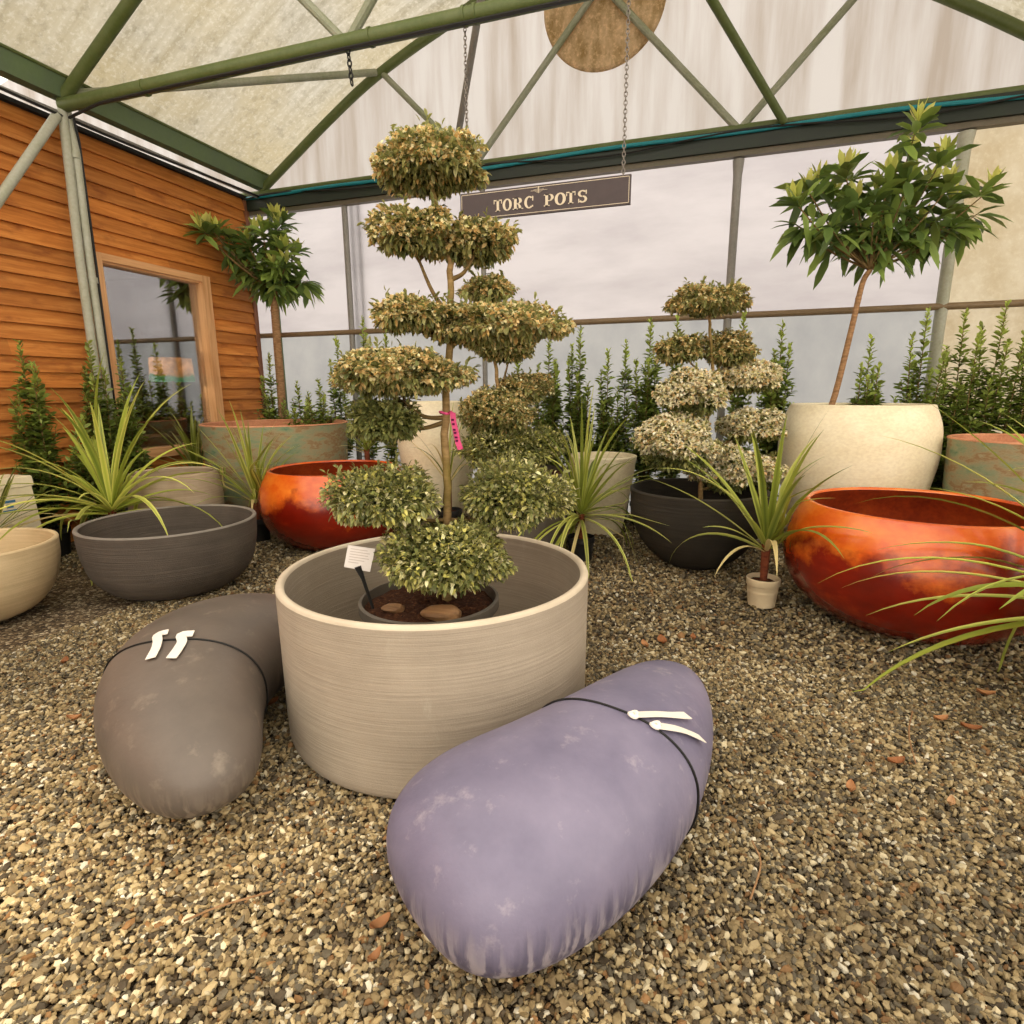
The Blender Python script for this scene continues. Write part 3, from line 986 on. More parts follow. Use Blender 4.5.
def leaf_arrays(pos, d, L, W, droop, colc, cole, fold=0.25):
    """leaf blades: 8 vertices each, folded along the midrib and drooping towards the tip"""
    N = len(pos)
    d = unit(d)
    upv = np.tile([0, 0, 1.0], (N, 1)) + rng.normal(0, 0.35, (N, 3))
    s = unit(np.cross(d, upv))
    nn = np.cross(s, d)
    L = np.broadcast_to(L, N)[:, None]
    W = np.broadcast_to(W, N)[:, None]
    dr = np.broadcast_to(droop, N)[:, None]
    at = lambda t: pos + d * L * t - np.array([0, 0, 1.0]) * L * dr * t * t
    c1, c2 = at(0.36), at(0.72)
    v = np.stack([pos, c1 - s * W * 0.5 + nn * W * fold, c1, c1 + s * W * 0.5 + nn * W * fold,
                  c2 - s * W * 0.45 + nn * W * fold * 0.8, c2, c2 + s * W * 0.45 + nn * W * fold * 0.8, at(1.0)], 1)
    cc = np.broadcast_to(colc, (N, 3))[:, None]
    ce = np.broadcast_to(cole, (N, 3))[:, None]
    k = np.array([0, 1, 0, 1, 1, 0, 1, 1.0])[None, :, None]
    col = cc * (1 - k) + ce * k
    return v.reshape(-1, 3), col.reshape(-1, 3)


class Leaves:
    def __init__(self):
        self.V, self.C, self.k = [], [], 0

    def add(self, *a, **kw):
        v, c = leaf_arrays(*a, **kw)
        self.V.append(v)
        self.C.append(c)
        self.k += len(v) // 8

    def build(self, name, parent, mat):
        v = np.concatenate(self.V)
        c = np.clip(np.concatenate(self.C), 0, 1)
        f = (LEAF_F[None] + 8 * np.arange(self.k)[:, None]).ravel()
        return raw_mesh(name, v, f, np.tile(LEAF_S, self.k), c, mat, parent, True)


def pick(cols, p, N, jit=0.18):
    cols = np.array(cols)
    i = rng.choice(len(cols), N, p=np.array(p) / np.sum(p))
    return cols[i] * (1 + rng.normal(0, jit, (N, 1)))


GREEN_D, GREEN_M, OLIVE = lin(94, 100, 56), lin(128, 134, 76), lin(160, 156, 94)
CREAMY, YELLOW, TAN, OCHRE = lin(244, 234, 184), lin(220, 212, 118), lin(228, 198, 138), lin(202, 164, 100)
WHITE_F = lin(254, 242, 214)


def foliage_pad(parent, c, rw, rh, style, dens=1.0, leaf=0.026, depth=0.85):
    """one clipped cloud of small leaves: a lumpy dome, flatter underneath"""
    c = np.array(c)
    A = np.array([rw * 1.02, rw * depth, rh * 0.88])
    L = Leaves()
    a, b_, d_ = A ** 1.6
    S = 4 * PI * ((a * b_ + a * d_ + b_ * d_) / 3) ** (1 / 1.6)
    N = int(dens * 1.9 * S / (0.3 * leaf * leaf))
    u = unit(rng.normal(size=(N, 3)))
    kk = unit(rng.normal(size=(7, 3))) * rng.uniform(3, 8, (7, 1))
    ph = rng.random(7) * 6.28
    lump = 0.98 + 0.085 * np.sin(u @ kk.T + ph).sum(1, keepdims=True)
    lump = np.clip(lump, 0.55, 1.16)
    q = u * lump
    q[:, 2] = np.where(q[:, 2] < 0, q[:, 2] * 0.8, q[:, 2])
    shell = 0.72 + 0.30 * rng.random((N, 1)) ** 0.7
    pos = c + q * A * shell
    out = unit(u / A)
    d = out * 0.75 + np.array([0, 0, 0.15]) + rng.normal(0, 0.6, (N, 3))
    if style == 'variegated':
        cc = pick([GREEN_D, GREEN_M, OLIVE, YELLOW, CREAMY], [3, 4, 3, 1.6, 1.5], N)
        mixc = pick([CREAMY, YELLOW, GREEN_M], [3, 3, 3], N)
        k = rng.random((N, 1)) * 0.6
    elif style == 'tan':
        cc = pick([GREEN_D, GREEN_M, OLIVE, OCHRE, TAN], [2.4, 3, 5, 0.6, 1.0], N)
        mixc = pick([CREAMY, TAN, OLIVE], [2, 3, 4], N)
        k = rng.random((N, 1)) * 0.45
    else:
        cc = pick([GREEN_D, GREEN_M, OLIVE], [3, 3, 2], N)
        mixc = pick([GREEN_M, OLIVE, YELLOW], [3, 3, 1], N)
        k = rng.random((N, 1)) * 0.4
    L.add(pos, d, leaf * (0.7 + 0.6 * rng.random(N)), leaf * 0.55, 0.1 + 0.25 * rng.random(N), cc, cc * (1 - k) + mixc * k)
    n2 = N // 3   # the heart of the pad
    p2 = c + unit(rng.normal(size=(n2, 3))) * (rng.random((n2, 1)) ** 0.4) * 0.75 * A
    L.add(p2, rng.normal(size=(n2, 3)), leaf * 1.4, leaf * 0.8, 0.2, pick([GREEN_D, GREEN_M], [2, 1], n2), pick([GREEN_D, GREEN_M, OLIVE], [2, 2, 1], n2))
    ns = max(6, int(N * 0.014))   # stray shoots above the clipped surface
    j = rng.choice(np.nonzero(u[:, 2] > -0.5)[0], ns)
    for t in range(5):
        L.add(pos[j] + (out[j] * 0.5 + np.array([0, 0, 0.5])) * 0.011 * t, out[j] + rng.normal(0, 0.6, (ns, 3)), leaf * 1.25, leaf * 0.5, 0.1, GREEN_M, OLIVE)
    if style in ('white', 'tan'):
        w = rng.random(N) < (0.80 if style == 'white' else 0.34)
        w &= u[:, 2] > -0.45
        j = np.nonzero(w)[0]
        for t in range(3):
            colf = pick([WHITE_F, CREAMY, lin(232, 196, 140)] if style == 'white' else [TAN, OCHRE, CREAMY], [5, 2, 1] if style == 'white' else [3, 0.8, 2.6], len(j), 0.1)
            L.add(pos[j] + out[j] * (0.018 if style == 'white' else 0.010), rng.normal(size=(len(j), 3)) + out[j] * 0.6, leaf * (0.85 if style == 'white' else 0.6), leaf * 0.55, 0.1, colf, colf)
    return L.build('foliage_pad', parent, M['leaf'])


def nursery_pot(parent, c, r, h, z0, mat, name='pot'):
    b = MB()
    x, y = c
    pr = [(r * 0.80, z0), (r * 0.93, z0 + h - 0.05), (r * 0.96, z0 + h - 0.045), (r, z0 + h - 0.04), (r, z0 + h), (r * 0.955, z0 + h + 0.004), (r * 0.93, z0 + h - 0.02), (r * 0.9, z0 + h - 0.09)]
    b.lathe([(0.001, z0)] + pr, c, 48)
    o = b.build(name, mat, parent, auto=40)
    b = MB()
    nr = 14
    prof = [(0.001, z0 + h - 0.016)] + [(r * 0.93 * k / nr, z0 + h - 0.034 + 0.018 * (1 - (k / nr) ** 2)) for k in range(1, nr + 1)]
    b.lathe(prof, c, 48)
    vs = b.v[0]
    vs[:, 2] += rng.normal(0, 0.004, len(vs))
    b.build('compost', M['soil'], parent, auto=0)
    return o


def cloud_tree(name, label, cat, base, pads, trunk, trad, branches, style, pot, leaf=0.026, dens=1.0, group=None, styles=None):
    t = thing(name, label, cat, (base[0], base[1], pot[2]), group)
    nursery_pot(t, pot[3] if len(pot) > 3 else base, pot[0], pot[1], pot[2], M['potblack'])
    b = MB()
    p = smooth_path(trunk)
    rr = np.interp(np.linspace(0, 1, len(p)), [0, 0.25, 0.6, 1], trad)
    p = p + rng.normal(0, 0.003, p.shape)
    b.tube(p, rr, 12)
    b.build('trunk', M['trunk'], t, auto=0)
    for a, e in branches:
        b = MB()
        a, e = np.array(a), np.array(e)
        m = (a + e) / 2 + np.array([0, 0, -0.03])
        b.tube(smooth_path([a, m, e]), np.linspace(trad[2] * 0.8, trad[2] * 0.35, 13), 7)
        for _ in range(7):
            f = e + np.clip(rng.normal(0, 1, 3), -1.2, 1.2) * np.array([0.06, 0.06, 0.02])
            g0 = m * 0.25 + e * 0.75 + np.array([0, 0, -0.006])
            b.tube([g0, (e + f) / 2 + [0, 0, 0.01], f], [0.006, 0.004, 0.002], 5)
        b.build('branch', M['twig'], t, auto=0)
    for i, pd in enumerate(pads):
        st = styles[i] if styles else style
        foliage_pad(t, pd[:3], pd[3], pd[4], st, dens, leaf)
    return t


T1 = [(-1.049, 2.214, 2.243, 0.206, 0.108), (-1.123, 2.168, 2.001, 0.152, 0.103), (-0.934, 2.315, 1.981, 0.172, 0.083), (-0.883, 2.374, 1.805, 0.083, 0.049),
      (-1.140, 2.131, 1.695, 0.146, 0.064), (-0.827, 2.288, 1.659, 0.259, 0.087), (-1.195, 2.112, 1.468, 0.266, 0.102), (-1.262, 2.122, 1.277, 0.150, 0.100),
      (-1.275, 2.096, 0.962, 0.241, 0.134), (-0.769, 2.328, 0.953, 0.224, 0.160), (-1.010, 2.121, 0.727, 0.278, 0.158)]
S1 = ['tan', 'tan', 'tan', 'tan', 'tan', 'tan', 'tan', 'green', 'variegated', 'variegated', 'variegated']
TR1 = [(-1.050, 2.210, 0.42), (-1.048, 2.214, 0.602), (-1.035, 2.218, 0.940), (-1.033, 2.219, 1.281), (-1.008, 2.227, 1.642), (-0.994, 2.232, 1.901), (-1.031, 2.220, 2.037), (-1.063, 2.209, 2.197)]
BR1 = [((-1.041, 2.216, 0.852), (-1.228, 2.154, 0.919)), ((-1.041, 2.216, 0.852), (-0.798, 2.297, 0.917)), ((-1.025, 2.222, 1.290), (-1.209, 2.160, 1.365)),
       ((-1.009, 2.227, 1.623), (-1.176, 2.171, 1.690)), ((-1.009, 2.227, 1.60), (-0.811, 2.293, 1.661)), ((-1.009, 2.227, 1.70), (-1.128, 2.187, 1.946)),
       ((-0.999, 2.230, 1.834), (-0.891, 2.266, 1.952)), ((-1.03, 2.219, 1.273), (-1.24, 2.13, 1.28)), ((-1.009, 2.227, 1.66), (-0.885, 2.36, 1.79)), ((-1.045, 2.214, 0.58), (-1.0, 2.13, 0.70))]
t1 = cloud_tree('cloud_pruned_tree', 'tall cloud-pruned tree standing inside the big grey planter', 'topiary tree', (-1.115, 2.18), T1, TR1,
                [0.023, 0.018, 0.014, 0.008], BR1, 'tan', (0.308, 0.44, 0.062), 0.026, 1.0, None, S1)
b = MB()
rb = np.array([(-0.985, 2.19, 1.311), (-0.980, 2.185, 1.275), (-0.972, 2.19, 1.23), (-0.962, 2.185, 1.19), (-0.953, 2.19, 1.163)])
wd = np.array([0.012, 0.0, 0.003])
vs = np.concatenate([rb - wd, rb + wd])
b.add(np.concatenate([vs, vs + [0, 0.002, 0]]), [(i, i + 1, i + 6, i + 5) for i in range(4)] + [(i + 10, i + 15, i + 16, i + 11) for i in range(4)])
b.tube([(-1.03 + 0.024 * math.cos(a), 2.219 + 0.024 * math.sin(a), 1.312 + 0.004 * math.sin(2 * a)) for a in np.linspace(0, 2 * PI, 20)], 0.005, 6)
b.tube([(-1.008, 2.205, 1.312), (-0.985, 2.19, 1.311)], 0.006, 6)
rbn = b.build('ribbon_tag', M['pink'], t1, auto=0)
rbn['label'] = 'pink ribbon tag with dark print'
b = MB()
for z, x in ((1.285, -0.982), (1.268, -0.979), (1.245, -0.976), (1.232, -0.973), (1.214, -0.969), (1.20, -0.966)):
    b.box((x - 0.006, 2.1815, z - 0.005), (x + 0.005, 2.184, z + 0.003))
b.build('print', M['darkink'], rbn, smooth=False)

# label on a stake in that pot
pl = thing('plant_label', 'white printed card on a dark stake in front of the cloud-pruned tree', 'plant label', (-1.315, 2.03, 0.46))
b = MB()
cq = np.array([(-1.405, 2.012, 0.763), (-1.297, 2.048, 0.745), (-1.323, 2.040, 0.643), (-1.427, 2.005, 0.666)])
nrm = np.cross(cq[1] - cq[0], cq[3] - cq[0]); nrm /= np.linalg.norm(nrm)
if nrm[1] > 0:
    nrm = -nrm
b.add(np.concatenate([cq, cq - nrm * 0.003]), [(0, 3, 2, 1), (4, 5, 6, 7), (0, 1, 5, 4), (1, 2, 6, 5), (2, 3, 7, 6), (3, 0, 4, 7)])
b.build('card', M['card'], pl, smooth=False)
b = MB()
ex, ez = cq[1] - cq[0], cq[3] - cq[0]
for i in range(6):
    f0, f1 = 0.12 + 0.12 * i, 0.12 + 0.12 * i + 0.035
    x1 = [0.75, 0.85, 0.8, 0.86, 0.7, 0.5][i]
    P = lambda u, w: cq[0] + ex * u + ez * w + nrm * 0.0012
    b.add([P(0.12, f0), P(x1, f0), P(x1, f1), P(0.12, f1)], [(0, 3, 2, 1)])
b.build('print', M['ink'], pl, smooth=False)
b = MB()
b.tube([(-1.372, 2.026, 0.668), (-1.355, 2.034, 0.61), (-1.315, 2.045, 0.455)], [0.016, 0.008, 0.006], 8)
b.build('stake', M['black'], pl)

# bark chunk lying on the compost
for cpos, sc, lab in (((-0.985, 2.02, 0.503), (0.085, 0.042, 0.042), 'split brown bark chunk on the compost under the lowest pad'),
                      ((-1.22, 2.04, 0.49), (0.05, 0.03, 0.024), 'small brown bark chunk on the compost near the label stake')):
    b = MB()
    vs, fs, nu, nv = [], [], 16, 9
    for i in range(nv):
        ph = PI * i / (nv - 1)
        for j in range(nu):
            th = 2 * PI * j / nu
            q = 1 + 0.12 * math.sin(3 * th + i) + 0.08 * math.sin(5 * th)
            x, y, z = math.cos(ph), math.sin(ph) * math.cos(th) * q, math.sin(ph) * math.sin(th) * q
            vs.append((cpos[0] + sc[0] * np.sign(x) * abs(x) ** 0.6, cpos[1] + sc[1] * y + 0.15 * sc[0] * x, cpos[2] + sc[2] * z * (0.8 + 0.3 * x)))
    for i in range(nv - 1):
        for j in range(nu):
            fs.append((i * nu + j, i * nu + (j + 1) % nu, (i + 1) * nu + (j + 1) % nu, (i + 1) * nu + j))
    b.add(vs, fs)
    tag(b.build('bark_chunk', M['bark_chunk'], auto=25), lab, 'bark')

# white-flowered cloud shrub in the black bowl
T2 = [(-0.036, 4.848, 2.055, 0.286, 0.116), (-0.234, 4.782, 1.703, 0.175, 0.112), (0.136, 5.011, 1.707, 0.218, 0.138), (-0.091, 4.724, 1.361, 0.239, 0.189),
      (0.285, 5.060, 1.483, 0.240, 0.125), (-0.183, 4.641, 0.982, 0.283, 0.232), (0.344, 5.080, 1.106, 0.236, 0.149), (0.198, 4.926, 0.764, 0.263, 0.20), (0.46, 5.10, 0.73, 0.17, 0.12)]
TR2 = [(0.0, 4.86, 0.36), (0.001, 4.860, 0.534), (0.000, 4.860, 0.927), (0.034, 4.871, 1.475), (-0.005, 4.858, 1.850), (-0.023, 4.852, 2.033)]
BR2 = [((0.0, 4.86, 0.8), (-0.16, 4.68, 0.95)), ((0.0, 4.86, 0.9), (0.3, 5.04, 1.08)), ((0.01, 4.865, 1.15), (-0.09, 4.74, 1.33)), ((0.02, 4.87, 1.25), (0.25, 5.02, 1.45)),
       ((0.03, 4.87, 1.5), (-0.2, 4.79, 1.68)), ((0.03, 4.87, 1.5), (0.12, 4.98, 1.68)), ((0.0, 4.86, 0.6), (0.2, 4.92, 0.74)), ((0.2, 4.92, 0.74), (0.44, 5.08, 0.73))]
cloud_tree('cloud_pruned_tree', 'white-flowered cloud-pruned shrub growing in the black bowl', 'topiary tree', (0.0, 4.86), T2, TR2, [0.022, 0.018, 0.014, 0.009], BR2, 'white',
           (0.20, 0.33, 0.055, (-0.03, 4.78)), 0.036, 1.0, None, ['tan', 'tan', 'tan'] + ['white'] * 6)
# cloud tree further back
T3 = [(-1.789, 4.737, 2.222, 0.208, 0.094), (-1.678, 4.774, 1.793, 0.284, 0.176), (-1.510, 4.936, 1.419, 0.229, 0.142), (-1.694, 4.663, 1.206, 0.290, 0.219),
      (-1.65, 4.72, 0.90, 0.38, 0.21), (-1.36, 4.86, 0.93, 0.204, 0.16)]
TR3 = [(-1.55, 4.77, 0.60), (-1.631, 4.790, 0.889), (-1.694, 4.769, 1.322), (-1.754, 4.749, 1.822), (-1.781, 4.740, 2.183)]
BR3 = [((-1.66, 4.78, 1.1), (-1.53, 4.9, 1.38)), ((-1.64, 4.79, 0.95), (-1.69, 4.68, 1.15)), ((-1.6, 4.78, 0.8), (-1.7, 4.75, 0.85)), ((-1.58, 4.78, 0.75), (-1.4, 4.85, 0.88)), ((-1.70, 4.77, 1.4), (-1.6, 4.77, 1.7))]
cloud_tree('cloud_pruned_tree', 'shorter cloud-pruned tree in a black tub behind the tall one', 'topiary tree', (-1.50, 4.77), T3, TR3, [0.024, 0.02, 0.016, 0.01], BR3, 'tan',
           (0.40, 0.72, 0.0, (-1.45, 4.77)), 0.036, 1.0, None, ['tan', 'tan', 'tan', 'tan', 'variegated', 'variegated'])

# ------------------------------------------------------------------ upright evergreen shrubs
SH_D, SH_M, SH_L = lin(80, 98, 40), lin(124, 142, 60), lin(190, 202, 102)


def shrub(x, y, ztop, hw, label, nst=7, leaf=0.092, zlow=0.25, dark=1.0, pot=True, lean=0.0, group='upright evergreen shrubs along the walls'):
    t = thing('evergreen_shrub', label, 'shrub', (x, y, 0), group)
    if pot:
        nursery_pot(t, (x, y), min(0.14, max(0.09, hw * 0.9)), 0.24, 0.0, M['black'])
    L = Leaves()
    b = MB()

    def leafy(path, gap, hi, wide=1.0):
        s = np.concatenate([[0], np.cumsum(np.linalg.norm(np.diff(path, axis=0), axis=1))])
        n = max(4, int(s[-1] / gap))
        tt = np.linspace(0.0, 1.0, n)
        P = np.stack([np.interp(tt * s[-1], s, path[:, j]) for j in range(3)], 1)
        keep = P[:, 2] > zlow
        P, tt = P[keep], tt[keep]
        n = len(P)
        if n < 2:
            return
        az = np.arange(n) * 2.39996 + rng.normal(0, 0.3, n)
        tip = np.clip((tt - 0.75) / 0.25, 0, 1)
        el = 0.30 + 0.75 * tip + rng.normal(0, 0.2, n)
        d = np.stack([np.cos(az) * np.cos(el), np.sin(az) * np.cos(el), np.sin(el)], 1)
        ln = leaf * wide * (1.0 - 0.35 * tip) * (0.75 + 0.5 * rng.random(n))
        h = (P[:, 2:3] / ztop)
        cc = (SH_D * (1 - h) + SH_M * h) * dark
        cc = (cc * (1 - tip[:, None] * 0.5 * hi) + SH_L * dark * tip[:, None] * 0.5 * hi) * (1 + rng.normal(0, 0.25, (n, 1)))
        L.add(P, d, ln, ln * 0.38, 0.15, cc, cc * (1.0 + 0.35 * rng.random((n, 1))))

    for k in range(nst):
        if k == 0:
            tx, ty, h = x + lean, y, ztop
        else:
            a = 2 * PI * k / (nst - 1) + rng.random()
            r = hw * (0.4 + 0.6 * rng.random())
            tx, ty, h = x + lean * 0.6 + r * math.cos(a), y + r * 0.8 * math.sin(a), ztop * (0.58 + 0.34 * rng.random())
        bx, by = x + (tx - x) * 0.15, y + (ty - y) * 0.15
        path = smooth_path([(bx, by, 0.2), (bx * 0.4 + tx * 0.6 + rng.normal(0, 0.015), by * 0.4 + ty * 0.6, 0.2 + (h - 0.2) * 0.45), (tx, ty, h)], 10)
        b.tube(path, np.linspace(0.009, 0.003, len(path)), 6)
        leafy(path, 0.0105, 1.0)
        for q in range(int(4 + 8 * (h - zlow))):      # side shoots
            f = 0.25 + 0.6 * rng.random()
            p0 = path[int(f * (len(path) - 1))]
            az = rng.random() * 6.28
            ln = (0.10 + hw * 0.75 * rng.random()) * (1.15 - f)
            p1 = p0 + ln * np.array([math.cos(az) * 0.7, math.sin(az) * 0.6, 0.35])
            p2 = p1 + ln * np.array([math.cos(az) * 0.25, math.sin(az) * 0.2, 0.75])
            sp = smooth_path([p0, p1, p2], 4)
            b.tube(sp, np.linspace(0.004, 0.002, len(sp)), 5)
            leafy(sp, 0.011, 0.7, 0.9)
    b.build('stem', M['twig'], t, auto=0)
    L.build('foliage', t, M['leaf'])
    return t


SHRUBS = [
    (-1.92, 6.0, 1.78, 0.15, 'low upright evergreen just behind the shorter cloud-pruned tree', 6),
    (-1.60, 6.05, 1.94, 0.17, 'bushy upright evergreen against the back wall right of the shorter cloud-pruned tree', 8),
    (-1.28, 6.12, 2.02, 0.15, 'tallest evergreen shoot in the clump behind the cream tapered pot', 8),
    (-0.99, 6.15, 1.79, 0.12, 'short evergreen with a slim top left of the thin leaning shoot', 6),
    (-0.82, 6.22, 1.88, 0.08, 'thin sparse evergreen shoot right of the clump behind the tapered pot', 3),
    (-0.57, 6.1, 2.07, 0.15, 'tall dense green evergreen left of the white-flowered shrub', 8),
    (-0.32, 6.2, 2.10, 0.10, 'slim evergreen spire half hidden by the left side of the white-flowered shrub', 4),
    (0.30, 6.2, 2.11, 0.10, 'evergreen spire poking out behind the top of the white-flowered shrub', 4),
    (0.63, 6.05, 1.99, 0.14, 'bright green column shrub just right of the white-flowered shrub', 7),
    (1.33, 5.9, 1.82, 0.16, 'small dense dark evergreen behind the rim of the wide cream pot', 9),
    (1.75, 6.0, 2.05, 0.18, 'open evergreen in front of the pale green post', 6),
    (2.02, 6.0, 2.03, 0.15, 'evergreen immediately right of the pale green post', 7),
    (2.30, 6.0, 2.08, 0.17, 'dense evergreen behind the right weathered pot', 8),
    (2.58, 5.95, 2.18, 0.18, 'evergreen at the right edge of the picture with the highest tip', 8),
    (-5.28, 6.15, 1.85, 0.20, 'evergreen with loose sprays at the end of the timber wall', 5),
    (-4.85, 6.1, 1.50, 0.26, 'low spreading evergreen behind the wide terracotta pot', 8),
    (-4.45, 6.0, 1.52, 0.28, 'low bushy evergreen behind the right rim of the terracotta pot', 9),
    (-4.33, 6.25, 2.04, 0.10, 'thin dark shoot in front of the lower wall beside the grey post', 3),
    (-3.95, 6.25, 2.25, 0.08, 'tall thin dark shoot right beside the grey post', 2),
    (-3.65, 6.25, 2.10, 0.08, 'thin dark shoot behind the middle pads of the tall tree', 2),
    (-5.38, 3.37, 1.80, 0.14, 'dark evergreen spire in front of the boards at the far left', 7),
    (-5.36, 3.93, 1.85, 0.13, 'dark evergreen spire at the foot of the steel post by the shed', 7),
    (-5.38, 4.22, 1.70, 0.14, 'evergreen covering the lower left corner of the shed window', 7),
    (-5.15, 3.62, 1.18, 0.22, 'low dark evergreen bush between the two spires by the shed', 9),
]
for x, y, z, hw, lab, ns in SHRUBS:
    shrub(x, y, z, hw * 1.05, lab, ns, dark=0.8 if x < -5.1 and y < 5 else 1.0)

# pots that blades have to bend around: centre, outer radius, rim height
BOWLS = [(CYL[0], CYL[1], 0.66, 0.66), (-3.60, 3.04, 0.58, 0.52), (-4.33, 2.18, 0.49, 0.485), (-4.70, 4.07, 0.41, 0.68), (-4.58, 5.36, 0.785, 1.07), (-3.235, 4.51, 0.69, 0.715),
         (1.25, 3.955, 0.725, 0.73), (-0.02, 4.75, 0.55, 0.64), (1.212, 5.50, 0.60, 1.28), (2.31, 5.16, 0.55, 1.05), (-2.688, 5.57, 0.44, 1.30), (-0.946, 5.70, 0.345, 0.78), (-1.45, 4.77, 0.41, 0.73)]


def around_pots(prev, p):
    for cx, cy, R, zr in BOWLS:
        d0 = math.hypot(prev[0] - cx, prev[1] - cy)
        dx, dy = p[0] - cx, p[1] - cy
        d1 = math.hypot(dx, dy)
        if d1 > R + 0.02:
            continue
        if prev[2] < zr and d0 > R - 0.08:          # comes from outside, below the rim: slides along the flank
            k = (R + 0.025) / max(d1, 1e-3)
            p = np.array([cx + dx * k, cy + dy * k, p[2]])
        elif p[2] < zr + 0.015 and d1 > R - 0.10:   # crosses the rim: lies on it
            p = np.array([p[0], p[1], zr + 0.02])
        elif p[2] < zr - 0.22:
            p = np.array([p[0], p[1], zr - 0.22])
    return p


# ------------------------------------------------------------------ spiky cordylines


def cordyline(base, zc, L0, N, label, pot, stem=0.0, bright=1.0, spread=(15, 88), wid=0.026, azr=None, droop=(0.5, 1.4), potmat='black', dead=3):
    x, y = base
    t = thing('cordyline', label, 'spiky plant', (x, y, 0), None)
    if pot:
        nursery_pot(t, (x, y), pot[0], pot[1], 0.0, M[potmat])
    z0 = zc
    b = MB()
    b.tube([(x, y, (pot[1] - 0.03) if pot else 0.0), (x, y, z0 + 0.05)], [0.022, 0.03], 10)
    b.build('stem', M['redstem'], t)
    K = 13
    V, C, F = [], [], []
    nv = 0
    for i in range(N):
        f = i / max(N - 1, 1)
        el = math.radians(spread[1] - (spread[1] - spread[0]) * f ** 0.8 + rng.normal(0, 6))
        az = (i * 2.39996 + rng.normal(0, 0.3)) if azr is None else rng.uniform(*azr)
        L = L0 * (0.72 + 0.36 * rng.random())
        k = rng.uniform(*droop) * (0.35 + 0.85 * f)
        if rng.random() < 0.1:
            k *= 1.6
        p = np.array([x + 0.015 * math.cos(az), y + 0.015 * math.sin(az), z0 + 0.10 * (1 - f)])
        side = np.array([-math.sin(az), math.cos(az), 0.0])
        tw = rng.normal(0, 0.25)
        pts, ang = [p], el
        for j in range(1, K):
            ang = el - k * (j / (K - 1)) ** 1.7 * 1.3
            ang = max(ang, -1.45)
            p = p + (L / (K - 1)) * np.array([math.cos(ang) * math.cos(az), math.cos(ang) * math.sin(az), math.sin(ang)])
            p[2] = max(p[2], 0.03)
            p = around_pots(pts[-1], p)
            pts.append(p)
        W = wid * (0.8 + 0.4 * rng.random())
        deadleaf = i >= N - dead
        mid = lin(206, 186, 128) if deadleaf else pick([lin(122, 132, 48), lin(150, 158, 62), lin(96, 112, 44)], [3, 3, 2], 1)[0] * bright
        edge = lin(220, 200, 140) if deadleaf else pick([lin(206, 204, 110), lin(176, 182, 84), lin(140, 150, 60)], [3, 3, 2], 1)[0] * bright
        for j, q in enumerate(pts):
            s = j / (K - 1)
            w = W * min(1.0, 0.55 + 2.2 * s) * (1 - s ** 2.6) + 0.0008
            nn = np.array([0, 0, 1.0])
            V += [q - side * w / 2 + nn * w * (0.22 + tw * 0.3), q, q + side * w / 2 + nn * w * (0.22 - tw * 0.3)]
            C += [edge, mid, edge]
        for j in range(K - 1):
            a = nv + 3 * j
            F += [a, a + 1, a + 4, a + 3, a + 1, a + 2, a + 5, a + 4]
        nv += 3 * K
    raw_mesh('foliage', np.array(V), np.array(F), np.full(len(F) // 4, 4), np.clip(np.array(C), 0, 1), M['blade'], t, True)
    return t


cordyline((-4.55, 3.32), 0.42, 1.14, 56, 'big yellow-green spiky plant spilling over the charcoal bowl', (0.13, 0.22), bright=1.35, wid=0.048, droop=(0.5, 1.5), spread=(5, 86))
cordyline((-4.02, 4.33), 0.36, 0.88, 40, 'spiky plant between the taupe pot and the left orange bowl', (0.12, 0.22), bright=1.0, wid=0.034, spread=(25, 89), droop=(0.1, 1.1))
cordyline((-0.93, 4.62), 0.34, 0.98, 66, 'spiky plant in a small black pot before the tapered cream pot', (0.115, 0.20), bright=1.0, wid=0.032, spread=(-15, 88), droop=(0.2, 1.5))
cordyline((0.43, 3.95), 0.36, 0.84, 34, 'spiky plant in a small off-white pot beside the big orange bowl', (0.105, 0.185), bright=1.0, wid=0.042, spread=(20, 88), droop=(0.15, 1.3), potmat='whitepot')
cordyline((1.74, 2.98), 0.44, 1.15, 90, 'large spiky plant reaching in from the right edge over the orange bowl', (0.13, 0.24), bright=1.25, wid=0.046, spread=(-12, 85), droop=(0.3, 1.3))
cordyline((-5.25, 4.83), 0.50, 0.72, 30, 'dark green spiky plant below the shed window', (0.13, 0.30), bright=0.7, wid=0.034, spread=(35, 88), droop=(0.1, 0.9))
cordyline((-5.0, 2.74), 0.36, 0.66, 30, 'brownish spiky plant behind the sand bowl at the left edge', (0.12, 0.22), bright=0.7, wid=0.022, spread=(10, 88), droop=(0.1, 1.2), dead=9)
cordyline((-3.55, 5.55), 0.72, 0.55, 26, 'spiky plant behind the left orange bowl next to the terracotta pot', (0.14, 0.45), bright=0.9, wid=0.028, spread=(20, 85), droop=(0.1, 0.8))
cordyline((-2.33, 5.05), 0.50, 0.75, 12, 'thin spiky plant in front of the cream jar', (0.12, 0.26), bright=0.85, wid=0.022, spread=(40, 85), droop=(0.1, 0.8))

# ------------------------------------------------------------------ standard trees with whorled leaves
RH_D, RH_M, RH_Y = lin(88, 108, 54), lin(122, 142, 68), lin(206, 208, 108)


